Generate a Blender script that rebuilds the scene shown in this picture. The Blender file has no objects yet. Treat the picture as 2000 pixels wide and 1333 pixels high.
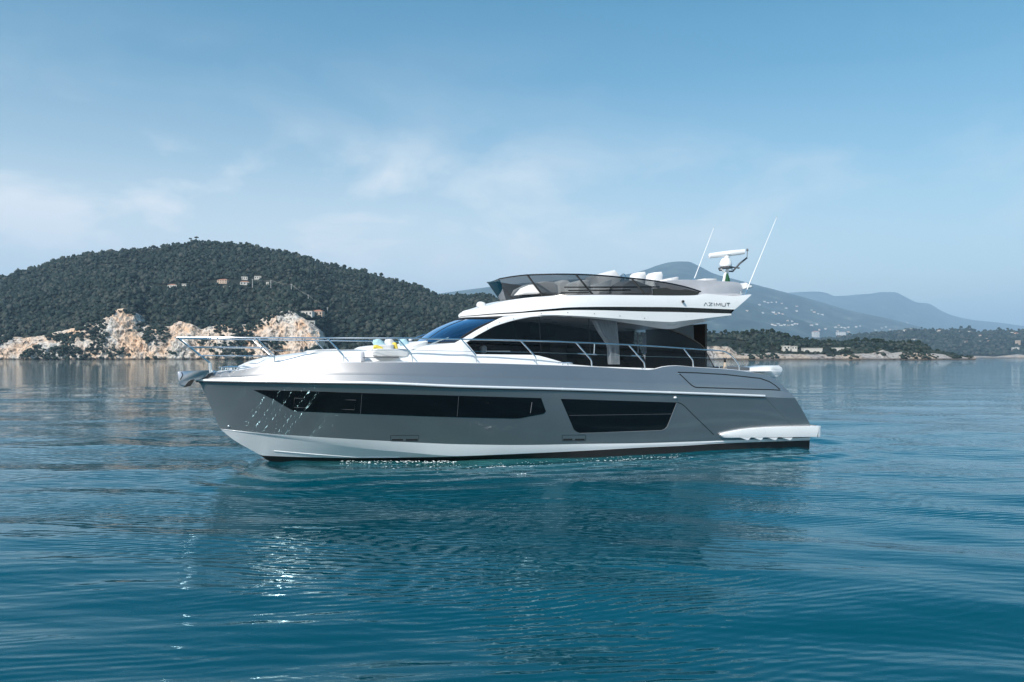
import bpy, bmesh, math, random
import numpy as np
from mathutils import Vector

random.seed(7)
RNG = np.random.default_rng(11)
SC = bpy.context.scene
COL = SC.collection

# ------------------------------------------------------------------ camera, sky, sun, exposure
F = 1500.0            # focal length in pixels of the 2000 px wide photograph
HOR = 698.0           # horizon row
CAM_H = 2.42
cam = bpy.data.cameras.new("camera")
cam.sensor_width = 36.0
cam.lens = 36.0 * F / 2000.0
cam.shift_y = (HOR - 666.5) / 2000.0
cam.clip_start = 0.1
cam.clip_end = 80000.0
camo = bpy.data.objects.new("camera", cam)
camo.location = (0, 0, CAM_H)
camo.rotation_euler = (math.radians(90), 0, 0)
COL.objects.link(camo)
SC.camera = camo

SUN_EL = math.radians(41)
SUN_AZ = math.atan2(-0.60, -0.44)      # direction to the sun, measured in the xy plane
to_sun = Vector((math.cos(SUN_AZ) * math.cos(SUN_EL), math.sin(SUN_AZ) * math.cos(SUN_EL), math.sin(SUN_EL)))

world = bpy.data.worlds.new("World")
SC.world = world
world.use_nodes = True
wn, wl = world.node_tree.nodes, world.node_tree.links
bg = wn["Background"]
sky = wn.new("ShaderNodeTexSky")
sky.sky_type = 'NISHITA'
sky.sun_disc = False
sky.sun_elevation = SUN_EL
sky.sun_rotation = math.pi / 2 - SUN_AZ
sky.altitude = 0
sky.air_density = 1.15
sky.dust_density = 0.6
sky.ozone_density = 1.6
# wispy clouds low in the sky, in direction space
tc = wn.new("ShaderNodeTexCoord")
sep = wn.new("ShaderNodeSeparateXYZ")
wl.new(tc.outputs['Generated'], sep.inputs[0])
mp = wn.new("ShaderNodeMapping")
mp.inputs['Scale'].default_value = (5.0, 5.0, 11.0)
mp.inputs['Location'].default_value = (0.35, 0.1, 0.6)
wl.new(tc.outputs['Generated'], mp.inputs[0])
n1 = wn.new("ShaderNodeTexNoise")
n1.inputs['Scale'].default_value = 1.0
n1.inputs['Detail'].default_value = 9
n1.inputs['Roughness'].default_value = 0.58
n1.inputs['Distortion'].default_value = 0.35
wl.new(mp.outputs[0], n1.inputs['Vector'])
r1 = wn.new("ShaderNodeValToRGB")
r1.color_ramp.elements[0].position = 0.465
r1.color_ramp.elements[0].color = (0, 0, 0, 1)
r1.color_ramp.elements[1].position = 0.66
r1.color_ramp.elements[1].color = (1, 1, 1, 1)
wl.new(n1.outputs['Fac'], r1.inputs[0])
band = wn.new("ShaderNodeValToRGB")       # elevation band that carries the clouds
e = band.color_ramp.elements
e[0].position = 0.06; e[0].color = (0, 0, 0, 1)
e[1].position = 0.40; e[1].color = (0, 0, 0, 1)
m_ = e.new(0.15); m_.color = (1, 1, 1, 1)
m_ = e.new(0.23); m_.color = (0.85, 0.85, 0.85, 1)
m_ = e.new(0.29); m_.color = (0.18, 0.18, 0.18, 1)
wl.new(sep.outputs['Z'], band.inputs[0])
xband = wn.new("ShaderNodeMapRange")      # clouds thin out towards the right
xband.inputs['From Min'].default_value = 0.35
xband.inputs['From Max'].default_value = -0.25
xband.inputs['To Min'].default_value = 0.35
xband.inputs['To Max'].default_value = 1.0
wl.new(sep.outputs['X'], xband.inputs['Value'])
mulA = wn.new("ShaderNodeMath"); mulA.operation = 'MULTIPLY'
mulB = wn.new("ShaderNodeMath"); mulB.operation = 'MULTIPLY'
mulC = wn.new("ShaderNodeMath"); mulC.operation = 'MULTIPLY'
wl.new(r1.outputs[0], mulA.inputs[0]); wl.new(band.outputs[0], mulA.inputs[1])
wl.new(mulA.outputs[0], mulB.inputs[0]); wl.new(xband.outputs[0], mulB.inputs[1])
wl.new(mulB.outputs[0], mulC.inputs[0]); mulC.inputs[1].default_value = 0.62
veil = wn.new("ShaderNodeValToRGB")       # thin milky veil towards the horizon
ve = veil.color_ramp.elements
ve[0].position = 0.0; ve[0].color = (0.90, 0.90, 0.90, 1)
ve[1].position = 0.46; ve[1].color = (0, 0, 0, 1)
m_ = ve.new(0.14); m_.color = (0.74, 0.74, 0.74, 1)
m_ = ve.new(0.24); m_.color = (0.28, 0.28, 0.28, 1)
m_ = ve.new(0.34); m_.color = (0.07, 0.07, 0.07, 1)
wl.new(sep.outputs['Z'], veil.inputs[0])
xv = wn.new("ShaderNodeMapRange")
xv.inputs['From Min'].default_value = 0.55; xv.inputs['From Max'].default_value = -0.1
xv.inputs['To Min'].default_value = 0.45; xv.inputs['To Max'].default_value = 1.0
wl.new(sep.outputs['X'], xv.inputs['Value'])
mulV = wn.new("ShaderNodeMath"); mulV.operation = 'MULTIPLY'
wl.new(veil.outputs[0], mulV.inputs[0]); wl.new(xv.outputs[0], mulV.inputs[1])
mulC2 = wn.new("ShaderNodeMath"); mulC2.operation = 'ADD'; mulC2.use_clamp = True
wl.new(mulC.outputs[0], mulC2.inputs[0]); wl.new(mulV.outputs[0], mulC2.inputs[1])
hsv = wn.new("ShaderNodeHueSaturation")
hsv.inputs['Hue'].default_value = 0.480
hsv.inputs['Saturation'].default_value = 1.46
hsv.inputs['Value'].default_value = 1.0
wl.new(sky.outputs[0], hsv.inputs['Color'])
mixw = wn.new("ShaderNodeMix"); mixw.data_type = 'RGBA'
wl.new(mulC2.outputs[0], mixw.inputs['Factor'])
wl.new(hsv.outputs[0], mixw.inputs[6])
mixw.inputs[7].default_value = (8.2, 8.35, 8.35, 1)
wl.new(mixw.outputs[2], bg.inputs['Color'])
bg.inputs['Strength'].default_value = 0.092

sun = bpy.data.lights.new("sun", 'SUN')
sun.energy = 4.0
sun.angle = math.radians(0.53)
sun.color = (1.0, 0.95, 0.88)
suno = bpy.data.objects.new("sun", sun)
suno.rotation_euler = to_sun.to_track_quat('Z', 'Y').to_euler()
suno.location = to_sun * 100
COL.objects.link(suno)

SC.view_settings.view_transform = 'Standard'
SC.view_settings.look = 'None'
SC.view_settings.exposure = 0.45
SC.view_settings.gamma = 1.0
SC.render.engine = 'CYCLES'
cy = SC.cycles
cy.use_denoising = True
cy.max_bounces = 10
cy.diffuse_bounces = 3
cy.glossy_bounces = 5
cy.transmission_bounces = 6
cy.transparent_max_bounces = 14
cy.volume_bounces = 1
cy.caustics_reflective = True
cy.blur_glossy = 0.0
cy.caustics_refractive = False
cy.sample_clamp_indirect = 12.0

# ------------------------------------------------------------------ helpers
def tag(o, label=None, cat=None, group=None, kind=None):
    if label: o['label'] = label
    if cat: o['category'] = cat
    if group: o['group'] = group
    if kind: o['kind'] = kind
    return o

def empty(name, loc=(0, 0, 0), rz=0.0, parent=None):
    o = bpy.data.objects.new(name, None)
    o.empty_display_size = 0.2
    o.location = loc
    o.rotation_euler = (0, 0, rz)
    COL.objects.link(o)
    if parent: o.parent = parent
    return o

def link_mesh(name, me, parent=None):
    o = bpy.data.objects.new(name, me)
    COL.objects.link(o)
    if parent: o.parent = parent
    return o

def mesh_np(name, V, Fc, mats, parent=None, smooth=False, midx=None):
    """V (n,3), Fc (m,k) int -> one mesh object"""
    V = np.asarray(V, np.float32); Fc = np.asarray(Fc, np.int32)
    me = bpy.data.meshes.new(name)
    m, k = Fc.shape
    me.vertices.add(len(V)); me.vertices.foreach_set('co', V.ravel())
    me.loops.add(m * k); me.loops.foreach_set('vertex_index', Fc.ravel())
    me.polygons.add(m)
    me.polygons.foreach_set('loop_start', np.arange(0, m * k, k, dtype=np.int32))
    me.polygons.foreach_set('loop_total', np.full(m, k, np.int32))
    if smooth: me.polygons.foreach_set('use_smooth', np.ones(m, bool))
    for mt in (mats if isinstance(mats, (list, tuple)) else [mats]): me.materials.append(mt)
    if midx is not None: me.polygons.foreach_set('material_index', np.asarray(midx, np.int32))
    me.update(calc_edges=True); me.validate()
    return link_mesh(name, me, parent)

class MB:
    """collects shapes; build() links them as ONE mesh object"""
    def __init__(self): self.v = []; self.f = []
    def add(self, vs, fs):
        b = len(self.v)
        self.v += [tuple(map(float, p)) for p in vs]
        self.f += [tuple(b + i for i in f) for f in fs]
        return self
    def grid(self, P, closed_j=False, flip=False):
        P = np.asarray(P, float); n, m = P.shape[:2]
        fs = []
        for i in range(n - 1):
            for j in range(m if closed_j else m - 1):
                j2 = (j + 1) % m
                q = (i * m + j, (i + 1) * m + j, (i + 1) * m + j2, i * m + j2)
                fs.append(q[::-1] if flip else q)
        return self.add(P.reshape(-1, 3), fs)
    def box(self, c, s, rz=0.0, ry=0.0, bev=0.0):
        cx, cy_, cz = c; a, b, d = s[0] / 2, s[1] / 2, s[2] / 2
        vs = []
        for x in (-a, a):
            for y in (-b, b):
                for z in (-d, d):
                    X, Y, Z = x, y, z
                    X, Z = X * math.cos(ry) + Z * math.sin(ry), -X * math.sin(ry) + Z * math.cos(ry)
                    X, Y = X * math.cos(rz) - Y * math.sin(rz), X * math.sin(rz) + Y * math.cos(rz)
                    vs.append((cx + X, cy_ + Y, cz + Z))
        return self.add(vs, [(0, 1, 3, 2), (4, 6, 7, 5), (0, 4, 5, 1), (2, 3, 7, 6), (0, 2, 6, 4), (1, 5, 7, 3)])
    def tube(self, pts, r, n=8, cap=True, squash=None):
        pts = [Vector(p) for p in pts]
        N = len(pts)
        rr = r if isinstance(r, (list, tuple, np.ndarray)) else [r] * N
        rings = []; up = None
        for i, p in enumerate(pts):
            t = (pts[min(i + 1, N - 1)] - pts[max(i - 1, 0)]).normalized()
            if up is None:
                a = Vector((0, 0, 1)) if abs(t.z) < 0.9 else Vector((1, 0, 0))
                up = (a - t * a.dot(t)).normalized()
            else:
                up = (up - t * up.dot(t)).normalized()
            w = t.cross(up)
            sq = squash or (1, 1)
            rings.append([p + (up * math.cos(2 * math.pi * k / n) * sq[0] + w * math.sin(2 * math.pi * k / n) * sq[1]) * rr[i] for k in range(n)])
        b = len(self.v)
        self.grid(np.array([[tuple(q) for q in R] for R in rings]), closed_j=True, flip=True)
        if cap:
            self.f.append(tuple(b + k for k in range(n)))
            self.f.append(tuple(b + (N - 1) * n + k for k in range(n))[::-1])
        return self
    def ell(self, c, r, p=2.0, n=14, m=24, R=None):
        """super-ellipsoid; p>2 boxier"""
        th = np.linspace(-math.pi / 2, math.pi / 2, n); ph = np.linspace(0, 2 * math.pi, m, endpoint=False)
        sg = lambda a: np.sign(a) * np.abs(a) ** (2.0 / p)
        G = np.zeros((n, m, 3))
        G[..., 0] = r[0] * sg(np.cos(th))[:, None] * sg(np.cos(ph))[None]
        G[..., 1] = r[1] * sg(np.cos(th))[:, None] * sg(np.sin(ph))[None]
        G[..., 2] = r[2] * sg(np.sin(th))[:, None]
        if R is not None: G = G @ np.array(R).T
        return self.grid(G + np.array(c), closed_j=True, flip=True)
    def lathe(self, c, prof, n=20):
        """prof: list of (radius, z)"""
        G = np.array([[(c[0] + r * math.cos(2 * math.pi * k / n), c[1] + r * math.sin(2 * math.pi * k / n), c[2] + z) for k in range(n)] for r, z in prof])
        return self.grid(G, closed_j=True, flip=True)
    def build2(self, name, mat, parent=None, mat_s=None, **kw):
        """port and starboard pieces as two objects; returns the port one"""
        out = []
        for sg in (-1, 1):
            q = MB(); mp = {}
            for f in self.f:
                if sg * sum(self.v[i][1] for i in f) > 0:
                    q.f.append(tuple(mp.setdefault(i, len(mp)) for i in f))
            q.v = [self.v[i] for i in mp]
            if q.f: out.append(q.build(name, mat if sg < 0 or mat_s is None else mat_s, parent, **kw))
        return out[0]
    def build(self, name, mat, parent=None, smooth=True, angle=35, merge=True):
        me = bpy.data.meshes.new(name)
        me.from_pydata(self.v, [], self.f)
        bm = bmesh.new(); bm.from_mesh(me)
        if merge: bmesh.ops.remove_doubles(bm, verts=bm.verts, dist=1e-5)
        bmesh.ops.recalc_face_normals(bm, faces=bm.faces)
        if smooth:
            ca = math.radians(angle)
            for f in bm.faces: f.smooth = True
            for ed in bm.edges:
                if len(ed.link_faces) == 2 and ed.calc_face_angle(0) > ca: ed.smooth = False
        bm.to_mesh(me); bm.free()
        me.materials.append(mat)
        return link_mesh(name, me, parent)

def pchip(xs, ys):
    xs = np.asarray(xs, float); ys = np.asarray(ys, float)
    o = np.argsort(xs); xs, ys = xs[o], ys[o]
    keep = np.concatenate([[True], np.diff(xs) > 1e-6]); xs, ys = xs[keep], ys[keep]
    h = np.diff(xs); d = np.diff(ys) / h
    m = np.zeros_like(ys)
    m[0], m[-1] = d[0], d[-1]
    for i in range(1, len(xs) - 1):
        if d[i - 1] * d[i] > 0:
            w1, w2 = 2 * h[i] + h[i - 1], h[i] + 2 * h[i - 1]
            m[i] = (w1 + w2) / (w1 / d[i - 1] + w2 / d[i])
    def f(q):
        q = np.asarray(q, float); qc = np.clip(q, xs[0], xs[-1])
        i = np.clip(np.searchsorted(xs, qc) - 1, 0, len(h) - 1)
        t = (qc - xs[i]) / h[i]
        r = (2*t**3 - 3*t**2 + 1) * ys[i] + (t**3 - 2*t**2 + t) * h[i] * m[i] + (-2*t**3 + 3*t**2) * ys[i+1] + (t**3 - t**2) * h[i] * m[i+1]
        r = r + np.where(q < xs[0], (q - xs[0]) * m[0], 0) + np.where(q > xs[-1], (q - xs[-1]) * m[-1], 0)
        return r
    return f

def vnoise(p, seed=0):
    """value noise in 3-D, p (...,3) -> -1..1"""
    p = np.asarray(p, float); i = np.floor(p).astype(np.int64); f = p - i
    f = f * f * (3 - 2 * f)
    def h(a, b, c):
        n = (a * 374761393 + b * 668265263 + c * 2147483647 + seed * 1274126177) & 0xffffffff
        n = ((n ^ (n >> 13)) * 1274126177) & 0xffffffff
        n = ((n ^ (n >> 16)) * 668265263) & 0xffffffff
        n = n ^ (n >> 15)
        return (n & 0xffff) / 32767.5 - 1
    x, y, z = i[..., 0], i[..., 1], i[..., 2]
    fx, fy, fz = f[..., 0], f[..., 1], f[..., 2]
    L = lambda a, b, t: a + (b - a) * t
    return L(L(L(h(x, y, z), h(x+1, y, z), fx), L(h(x, y+1, z), h(x+1, y+1, z), fx), fy),
             L(L(h(x, y, z+1), h(x+1, y, z+1), fx), L(h(x, y+1, z+1), h(x+1, y+1, z+1), fx), fy), fz)

def fbm(p, oct=5, seed=0, gain=0.5, ridged=False):
    s = 0; a = 1.0; tot = 0
    p = np.asarray(p, float)
    for k in range(oct):
        n = vnoise(p * (2.03 ** k) + 17.3 * k, seed + k)
        if ridged: n = 1 - 2 * np.abs(n)
        s = s + a * n; tot += a; a *= gain
    return s / tot

# ------------------------------------------------------------------ materials
def new_mat(name):
    m = bpy.data.materials.new(name); m.use_nodes = True
    return m, m.node_tree.nodes, m.node_tree.links, m.node_tree.nodes['Principled BSDF']

def mat(name, base, rough=0.4, metal=0.0, coat=0.0, var=0.06, scale=4.0, spec=0.5, bump=0.0, bscale=60.0, sheen=0.0, coat_rough=0.04, coat_ior=1.5):
    m, n, l, b = new_mat(name)
    tc = n.new('ShaderNodeTexCoord')
    ns = n.new('ShaderNodeTexNoise'); ns.inputs['Scale'].default_value = scale; ns.inputs['Detail'].default_value = 6
    l.new(tc.outputs['Object'], ns.inputs['Vector'])
    rp = n.new('ShaderNodeValToRGB')
    lo = tuple(c * (1 - var) for c in base); hi = tuple(min(1, c * (1 + var)) for c in base)
    rp.color_ramp.elements[0].position = 0.3; rp.color_ramp.elements[0].color = (*lo, 1)
    rp.color_ramp.elements[1].position = 0.7; rp.color_ramp.elements[1].color = (*hi, 1)
    l.new(ns.outputs['Fac'], rp.inputs[0]); l.new(rp.outputs[0], b.inputs['Base Color'])
    mr = n.new('ShaderNodeMapRange')
    mr.inputs['To Min'].default_value = max(0, rough * 0.88); mr.inputs['To Max'].default_value = min(1, rough * 1.12)
    l.new(ns.outputs['Fac'], mr.inputs['Value']); l.new(mr.outputs[0], b.inputs['Roughness'])
    b.inputs['Metallic'].default_value = metal
    b.inputs['Specular IOR Level'].default_value = spec
    b.inputs['Coat Weight'].default_value = coat
    b.inputs['Coat Roughness'].default_value = coat_rough
    b.inputs['Coat IOR'].default_value = coat_ior
    b.inputs['Sheen Weight'].default_value = sheen
    if bump:
        nb = n.new('ShaderNodeTexNoise'); nb.inputs['Scale'].default_value = bscale; nb.inputs['Detail'].default_value = 5
        l.new(tc.outputs['Object'], nb.inputs['Vector'])
        bp = n.new('ShaderNodeBump'); bp.inputs['Strength'].default_value = bump; bp.inputs['Distance'].default_value = 0.02
        l.new(nb.outputs['Fac'], bp.inputs['Height']); l.new(bp.outputs[0], b.inputs['Normal'])
    return m

def glass_mat(name, tint, refl_rough=0.02, ior=1.5, refl_boost=1.0, refl=(0.95, 0.97, 1.0)):
    """tinted pane: coloured see-through plus mirror reflection by Fresnel"""
    m = bpy.data.materials.new(name); m.use_nodes = True
    n, l = m.node_tree.nodes, m.node_tree.links
    n.clear()
    out = n.new('ShaderNodeOutputMaterial')
    tr = n.new('ShaderNodeBsdfTransparent'); tr.inputs[0].default_value = (*tint, 1)
    gl = n.new('ShaderNodeBsdfGlossy'); gl.inputs['Roughness'].default_value = refl_rough
    gl.inputs['Color'].default_value = (*refl, 1)
    fr = n.new('ShaderNodeFresnel'); fr.inputs['IOR'].default_value = ior
    mu = n.new('ShaderNodeMath'); mu.operation = 'MULTIPLY'; mu.inputs[1].default_value = refl_boost; mu.use_clamp = True
    mx = n.new('ShaderNodeMixShader')
    l.new(fr.outputs[0], mu.inputs[0]); l.new(mu.outputs[0], mx.inputs[0])
    l.new(tr.outputs[0], mx.inputs[1]); l.new(gl.outputs[0], mx.inputs[2])
    l.new(mx.outputs[0], out.inputs['Surface'])
    return m

M = {}
M['hull'] = mat('metallic_grey_paint', (0.270, 0.270, 0.272), rough=0.33, metal=0.68, coat=1.0, var=0.03, scale=1.2, coat_rough=0.045, coat_ior=2.0)
M['white'] = mat('white_gelcoat', (0.80, 0.80, 0.80), rough=0.28, coat=0.35, var=0.02, scale=1.5)
M['white2'] = mat('white_boot_paint', (0.76, 0.77, 0.78), rough=0.3, coat=0.5, var=0.03, scale=1.5)
M['antifoul'] = mat('black_antifouling', (0.012, 0.011, 0.011), rough=0.5, var=0.2, scale=5)
M['chrome'] = mat('polished_steel', (0.80, 0.81, 0.82), rough=0.24, metal=1.0, var=0.03)
M['satin'] = mat('satin_white_metal', (0.86, 0.86, 0.86), rough=0.35, metal=0.25, var=0.02)
M['steel'] = mat('brushed_steel', (0.48, 0.49, 0.52), rough=0.3, metal=1.0, var=0.05)
M['black'] = mat('black_gloss', (0.008, 0.008, 0.009), rough=0.15, coat=0.4, var=0.1)
M['rubber'] = mat('black_rubber', (0.015, 0.015, 0.016), rough=0.6, var=0.1)
M['hullglass'] = mat('black_hull_glass', (0.006, 0.006, 0.007), rough=0.06, var=0.1, spec=0.5)
M['sideglass'] = glass_mat('tinted_cabin_glass', (0.74, 0.76, 0.78), refl_boost=0.3)
M['windglass'] = glass_mat('blue_windshield_glass', (0.06, 0.12, 0.26), ior=1.6, refl_boost=3.0, refl=(0.55, 0.75, 1.0))
M['flyglass'] = glass_mat('smoked_acrylic', (0.28, 0.30, 0.31), ior=1.45, refl_boost=0.4)
M['flyglass_dark'] = glass_mat('smoked_acrylic_side_dimmed', (0.18, 0.205, 0.21), ior=1.45, refl_boost=0.3)  # starboard copy of the acrylic, tint darkened to deepen the interior behind the seats
M['sideglass_dark'] = glass_mat('cabin_glass_dimmed', (0.06, 0.065, 0.07), refl_boost=0.35)  # starboard copy of the cabin glass, tint darkened to dim light from behind
M['flyglass_front'] = glass_mat('smoked_acrylic_grazing_dark', (0.10, 0.12, 0.125), ior=1.45, refl_boost=0.3)  # same acrylic as the sides, grazing-view darkness put into the tint
M['fabric'] = mat('white_vinyl', (0.74, 0.73, 0.72), rough=0.65, var=0.04, bump=0.15, bscale=40)
M['greyfab'] = mat('grey_cover', (0.50, 0.50, 0.53), rough=0.6, var=0.06, bump=0.15, bscale=25)
M['dkgrey'] = mat('dark_grey_plastic', (0.10, 0.105, 0.115), rough=0.45, var=0.08)
M['midgrey'] = mat('mid_grey_moulding', (0.22, 0.23, 0.245), rough=0.4, var=0.06)
M['interior'] = mat('dark_walnut_interior', (0.02, 0.016, 0.013), rough=0.5, var=0.3)
M['curtain'] = mat('grey_curtain_cloth', (0.84, 0.85, 0.85), rough=0.9, var=0.08, scale=8)
M['yellow'] = mat('yellow_cloth', (0.78, 0.60, 0.10), rough=0.85, var=0.08, scale=12, bump=0.2, bscale=90)
M['paleblue'] = mat('pale_blue_cloth', (0.42, 0.62, 0.68), rough=0.85, var=0.08, scale=12, bump=0.2, bscale=90)
M['flag'] = mat('green_flag_cloth', (0.012, 0.085, 0.035), rough=0.85, var=0.1)
M['teak'] = mat('teak_deck', (0.36, 0.25, 0.16), rough=0.6, var=0.12, scale=14)
M['beige'] = mat('beige_fitting', (0.42, 0.35, 0.28), rough=0.5)

# ------------------------------------------------------------------ yacht frame
TH = math.radians(20.2)
CT, ST = math.cos(TH), math.sin(TH)
PX, PY = -7.529, 17.307
yacht = empty("motor_yacht", (PX, PY, 0), TH)
tag(yacht, "grey and white flybridge motor yacht with dark windows lying on the calm bay", "yacht")

def L(px, py, v):
    """point on the plane at lateral offset v of the yacht (port negative) that the photograph shows at (px, py) -> u, z"""
    dx, dz = (px - 1000) / F, (HOR - py) / F
    t = (v + (-ST * PX + CT * PY)) / (-ST * dx + CT)
    X, Y = t * dx, t
    return CT * (X - PX) + ST * (Y - PY), CAM_H + t * dz

def on(px, py, bf, it=80):
    """same, on a port surface whose half-breadth is bf(u, z) -> (u, -b, z)"""
    v = -1.2
    for _ in range(it):
        u, z = L(px, py, v)
        v = 0.6 * v + 0.4 * (-bf(u, z))
    u, z = L(px, py, v)
    return (u, v, z)

class Line:
    def __init__(self, px, bf):
        P = np.array([on(a, b, bf) for a, b in px])
        P = P[np.argsort(P[:, 0])]
        self.P = P; self.u0, self.u1 = P[0, 0], P[-1, 0]
        self.zf = pchip(P[:, 0], P[:, 2]); self.bf = bf
    def z(self, u): return float(self.zf(u))
    def at(self, s):
        u = self.u0 + (self.u1 - self.u0) * s
        z = self.z(u)
        return (u, -self.bf(u, z), z)

def mirror(P):
    Q = np.array(P, float).copy(); Q[..., 1] *= -1; return Q

def both(mb, G):
    mb.grid(G); mb.grid(mirror(G), flip=True); return mb

def loft(lines, n=60, ps=1.0, m=3):
    """ruled port surface through consecutive lines (objects with .at(s))"""
    S = np.linspace(0, 1, n) ** ps
    rows = []
    for a, b in zip(lines[:-1], lines[1:]):
        A = np.array([a.at(s) for s in S]); B = np.array([b.at(s) for s in S])
        ts = np.linspace(0, 1, m + 1)
        if rows: ts = ts[1:]
        for t in ts: rows.append(A * (1 - t) + B * t)
    return np.array(rows)

# ---- hull
stem_px = [(386, 744), (392, 750.5), (408, 786.6), (426, 829), (430, 838), (455, 858.6), (509, 890), (522.6, 899.5)]
stem = np.array([L(a, b, 0) for a, b in stem_px])
uR0, zR0 = stem[0]; uP0, zP0 = stem[4]
def taper(u): return 1 - 0.05 * max(0, (u - 11.0) / 5.0) ** 2
def bR(u, z=0):
    t = min(1, max(0, (u - uR0) / 7.6)); return 2.40 * (1 - (1 - t) ** 2.3) * taper(u)
def bP(u, z=0):
    t = min(1, max(0, (u - uP0) / 9.0)); return 2.20 * (1 - (1 - t) ** 1.9) * taper(u)
lineR = Line([(386, 745), (450, 746.5), (550, 748), (720, 750.5), (900, 757.5), (1050, 761.5), (1200, 766), (1340, 770.5), (1493, 776)], bR)
lineP = Line([(430, 838), (520, 847), (620, 854), (720, 860), (740, 861), (890, 868), (1040, 869.5), (1142, 867.5), (1260, 866), (1395, 861.7), (1586, 855)], bP)
def us_of(w):
    z = zP0 + w * (zR0 - zP0)
    return float(np.interp(z, stem[:5, 1][::-1], stem[:5, 0][::-1]))
def B_low(u, z):
    zp, zr = lineP.z(u), lineR.z(u)
    w = min(1, max(0, (z - zp) / (zr - zp)))
    us = us_of(w); n = 1.9 + 0.4 * w; Lw = 9.0 - 1.4 * w
    t = min(1, max(0, (u - us) / Lw))
    return (2.20 + 0.20 * w) * (1 - (1 - t) ** n) * taper(u)
def inset(u): return float(np.interp(u, [0, 1.5, 4, 8, 13, 17], [0.17, 0.18, 0.22, 0.22, 0.16, 0.14]))
def bS(u, z=0): return max(0.0, bR(u) - inset(u))
lineS = Line([(410, 728), (437, 725.5), (464, 724), (491, 719), (522, 711.5), (536, 709.3), (600, 708), (671, 708), (740, 708), (806, 708), (931, 710), (1048, 713), (1156, 717),
              (1240, 721.8), (1270, 723), (1283, 720.5), (1298, 716.5), (1320, 715), (1354, 717.7), (1404, 720.6), (1440, 723.7), (1462, 726.7), (1485, 730.5), (1503, 735.5), (1519, 743)], bS)
aft_px = [(1519, 743), (1534, 760), (1559, 794), (1586, 834)]
aft = np.array([on(a, b, lambda u, z: bR(u) - 0.12)[::2] for a, b in aft_px])      # u, z
aft_u_of_z = lambda z: float(np.interp(z, aft[::-1, 1], aft[::-1, 0]))
def B_up(u, z):
    zr, zs = lineR.z(u), lineS.z(min(u, lineS.u1))
    q = min(1, max(0, (z - zr) / max(0.05, zs - zr)))
    f = np.interp(q, [0, 0.42, 0.47, 1], [0, 0.32, 0.40, 1])
    return max(0.0, bR(u) - inset(u) * f)
def B_hull(u, z): return B_up(u, z) if z > lineR.z(u) else B_low(u, z)

NS = 90
SS = np.linspace(0, 1, NS) ** 1.35
rows = []
for w in np.linspace(0, 1, 15):
    us = us_of(w); ue = 15.6
    for _ in range(12):
        z = (1 - w) * lineP.z(ue) + w * lineR.z(ue); ue = aft_u_of_z(z)
    rows.append([(u, -B_low(u, (1 - w) * lineP.z(u) + w * lineR.z(u)), (1 - w) * lineP.z(u) + w * lineR.z(u)) for u in us + SS * (ue - us)])
for q in np.concatenate([np.linspace(0, 0.42, 5)[1:], [0.47], np.linspace(0.47, 1, 7)[1:]]):
    f = float(np.interp(q, [0, 0.42, 0.47, 1], [0, 0.32, 0.40, 1]))
    lo, hi = uR0, 5.0
    for _ in range(40):
        mid = (lo + hi) / 2
        if bR(mid) - inset(mid) * f > 0.0: hi = mid
        else: lo = mid
    us = hi; ue = 15.0
    for _ in range(12):
        z = (1 - q) * lineR.z(ue) + q * lineS.z(ue); ue = min(aft_u_of_z(z), lineS.u1 if q > 0.99 else 99)
    row = []
    for u in us + SS * (ue - us):
        z = (1 - q) * lineR.z(u) + q * lineS.z(u)
        row.append((u, -max(0, bR(u) - inset(u) * f), z))
    rows.append(row)
rows = np.array(rows)
hull = both(MB(), rows)
# gunwale cap rolled inboard
top = rows[-1]
cap = [top, top + np.array([0, 0.05, 0.012]), top + np.array([0, 0.10, -0.03]), top + np.array([0, 0.12, -0.30])]
cap = np.array(cap); cap[..., 1] = np.minimum(cap[..., 1], 0)
mb = MB(); both(mb, cap); mb.build('gunwale', M['white'], yacht, angle=50)
# transom between the two aft edges
aft_edge = rows[:, -1, :]
ts = np.linspace(0, 1, 12)
hull.grid(np.array([[(p[0], p[1] * (1 - 2 * t), p[2]) for t in ts] for p in aft_edge]))
hull_o = hull.build('hull', M['hull'], yacht, angle=12)

# chine stripe, bottom
bC = lambda u, z=0: max(0.0, bP(u) - float(np.interp(u, [1, 2, 4, 7, 10], [0.0, 0.07, 0.16, 0.10, 0.015])))
lineC = Line([(430, 838.5), (480, 846), (560, 857), (640, 868), (720, 877.7), (800, 884.5), (866, 890), (899, 891), (1000, 887), (1142, 880), (1260, 873.6), (1340, 870), (1395, 866.5), (1586, 859.5)], bC)
ku = np.concatenate([stem[4:, 0], [4.0, 7.0, 16.0]]); kz = np.concatenate([stem[4:, 1], [-0.62, -0.8, -0.7]])
keel_z = pchip(ku, kz)
def B_bot(u, z):
    zc, zk = lineC.z(u), float(keel_z(u))
    k = min(1, max(0, (z - zk) / max(0.02, zc - zk)))
    deep = bC(u) * k
    full = bC(u) - 0.05 * (1 - k)
    a = min(1, max(0, (u - 5.0) / 4.5)); a = a * a * (3 - 2 * a)
    return deep * (1 - a) + (full if z > -0.2 else deep) * a
lineA = Line([(509, 890), (600, 893.5), (720, 895), (830, 893.5), (899, 891.6), (1000, 887.6), (1142, 880.6), (1260, 874.2), (1340, 870.6), (1395, 867.1), (1586, 860.1)], B_bot)
US = np.concatenate([np.linspace(uP0, uP0 + 1.0, 14), np.linspace(uP0 + 1.08, aft[-1, 0], 60)])
Pl = np.array([(u, -bP(u), lineP.z(u)) for u in US]); Cl = np.array([(u, -bC(u), lineC.z(u) if u > lineC.u0 else lineP.z(u)) for u in US])
Cl[:, 2] = np.minimum(Cl[:, 2], Pl[:, 2])
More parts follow.
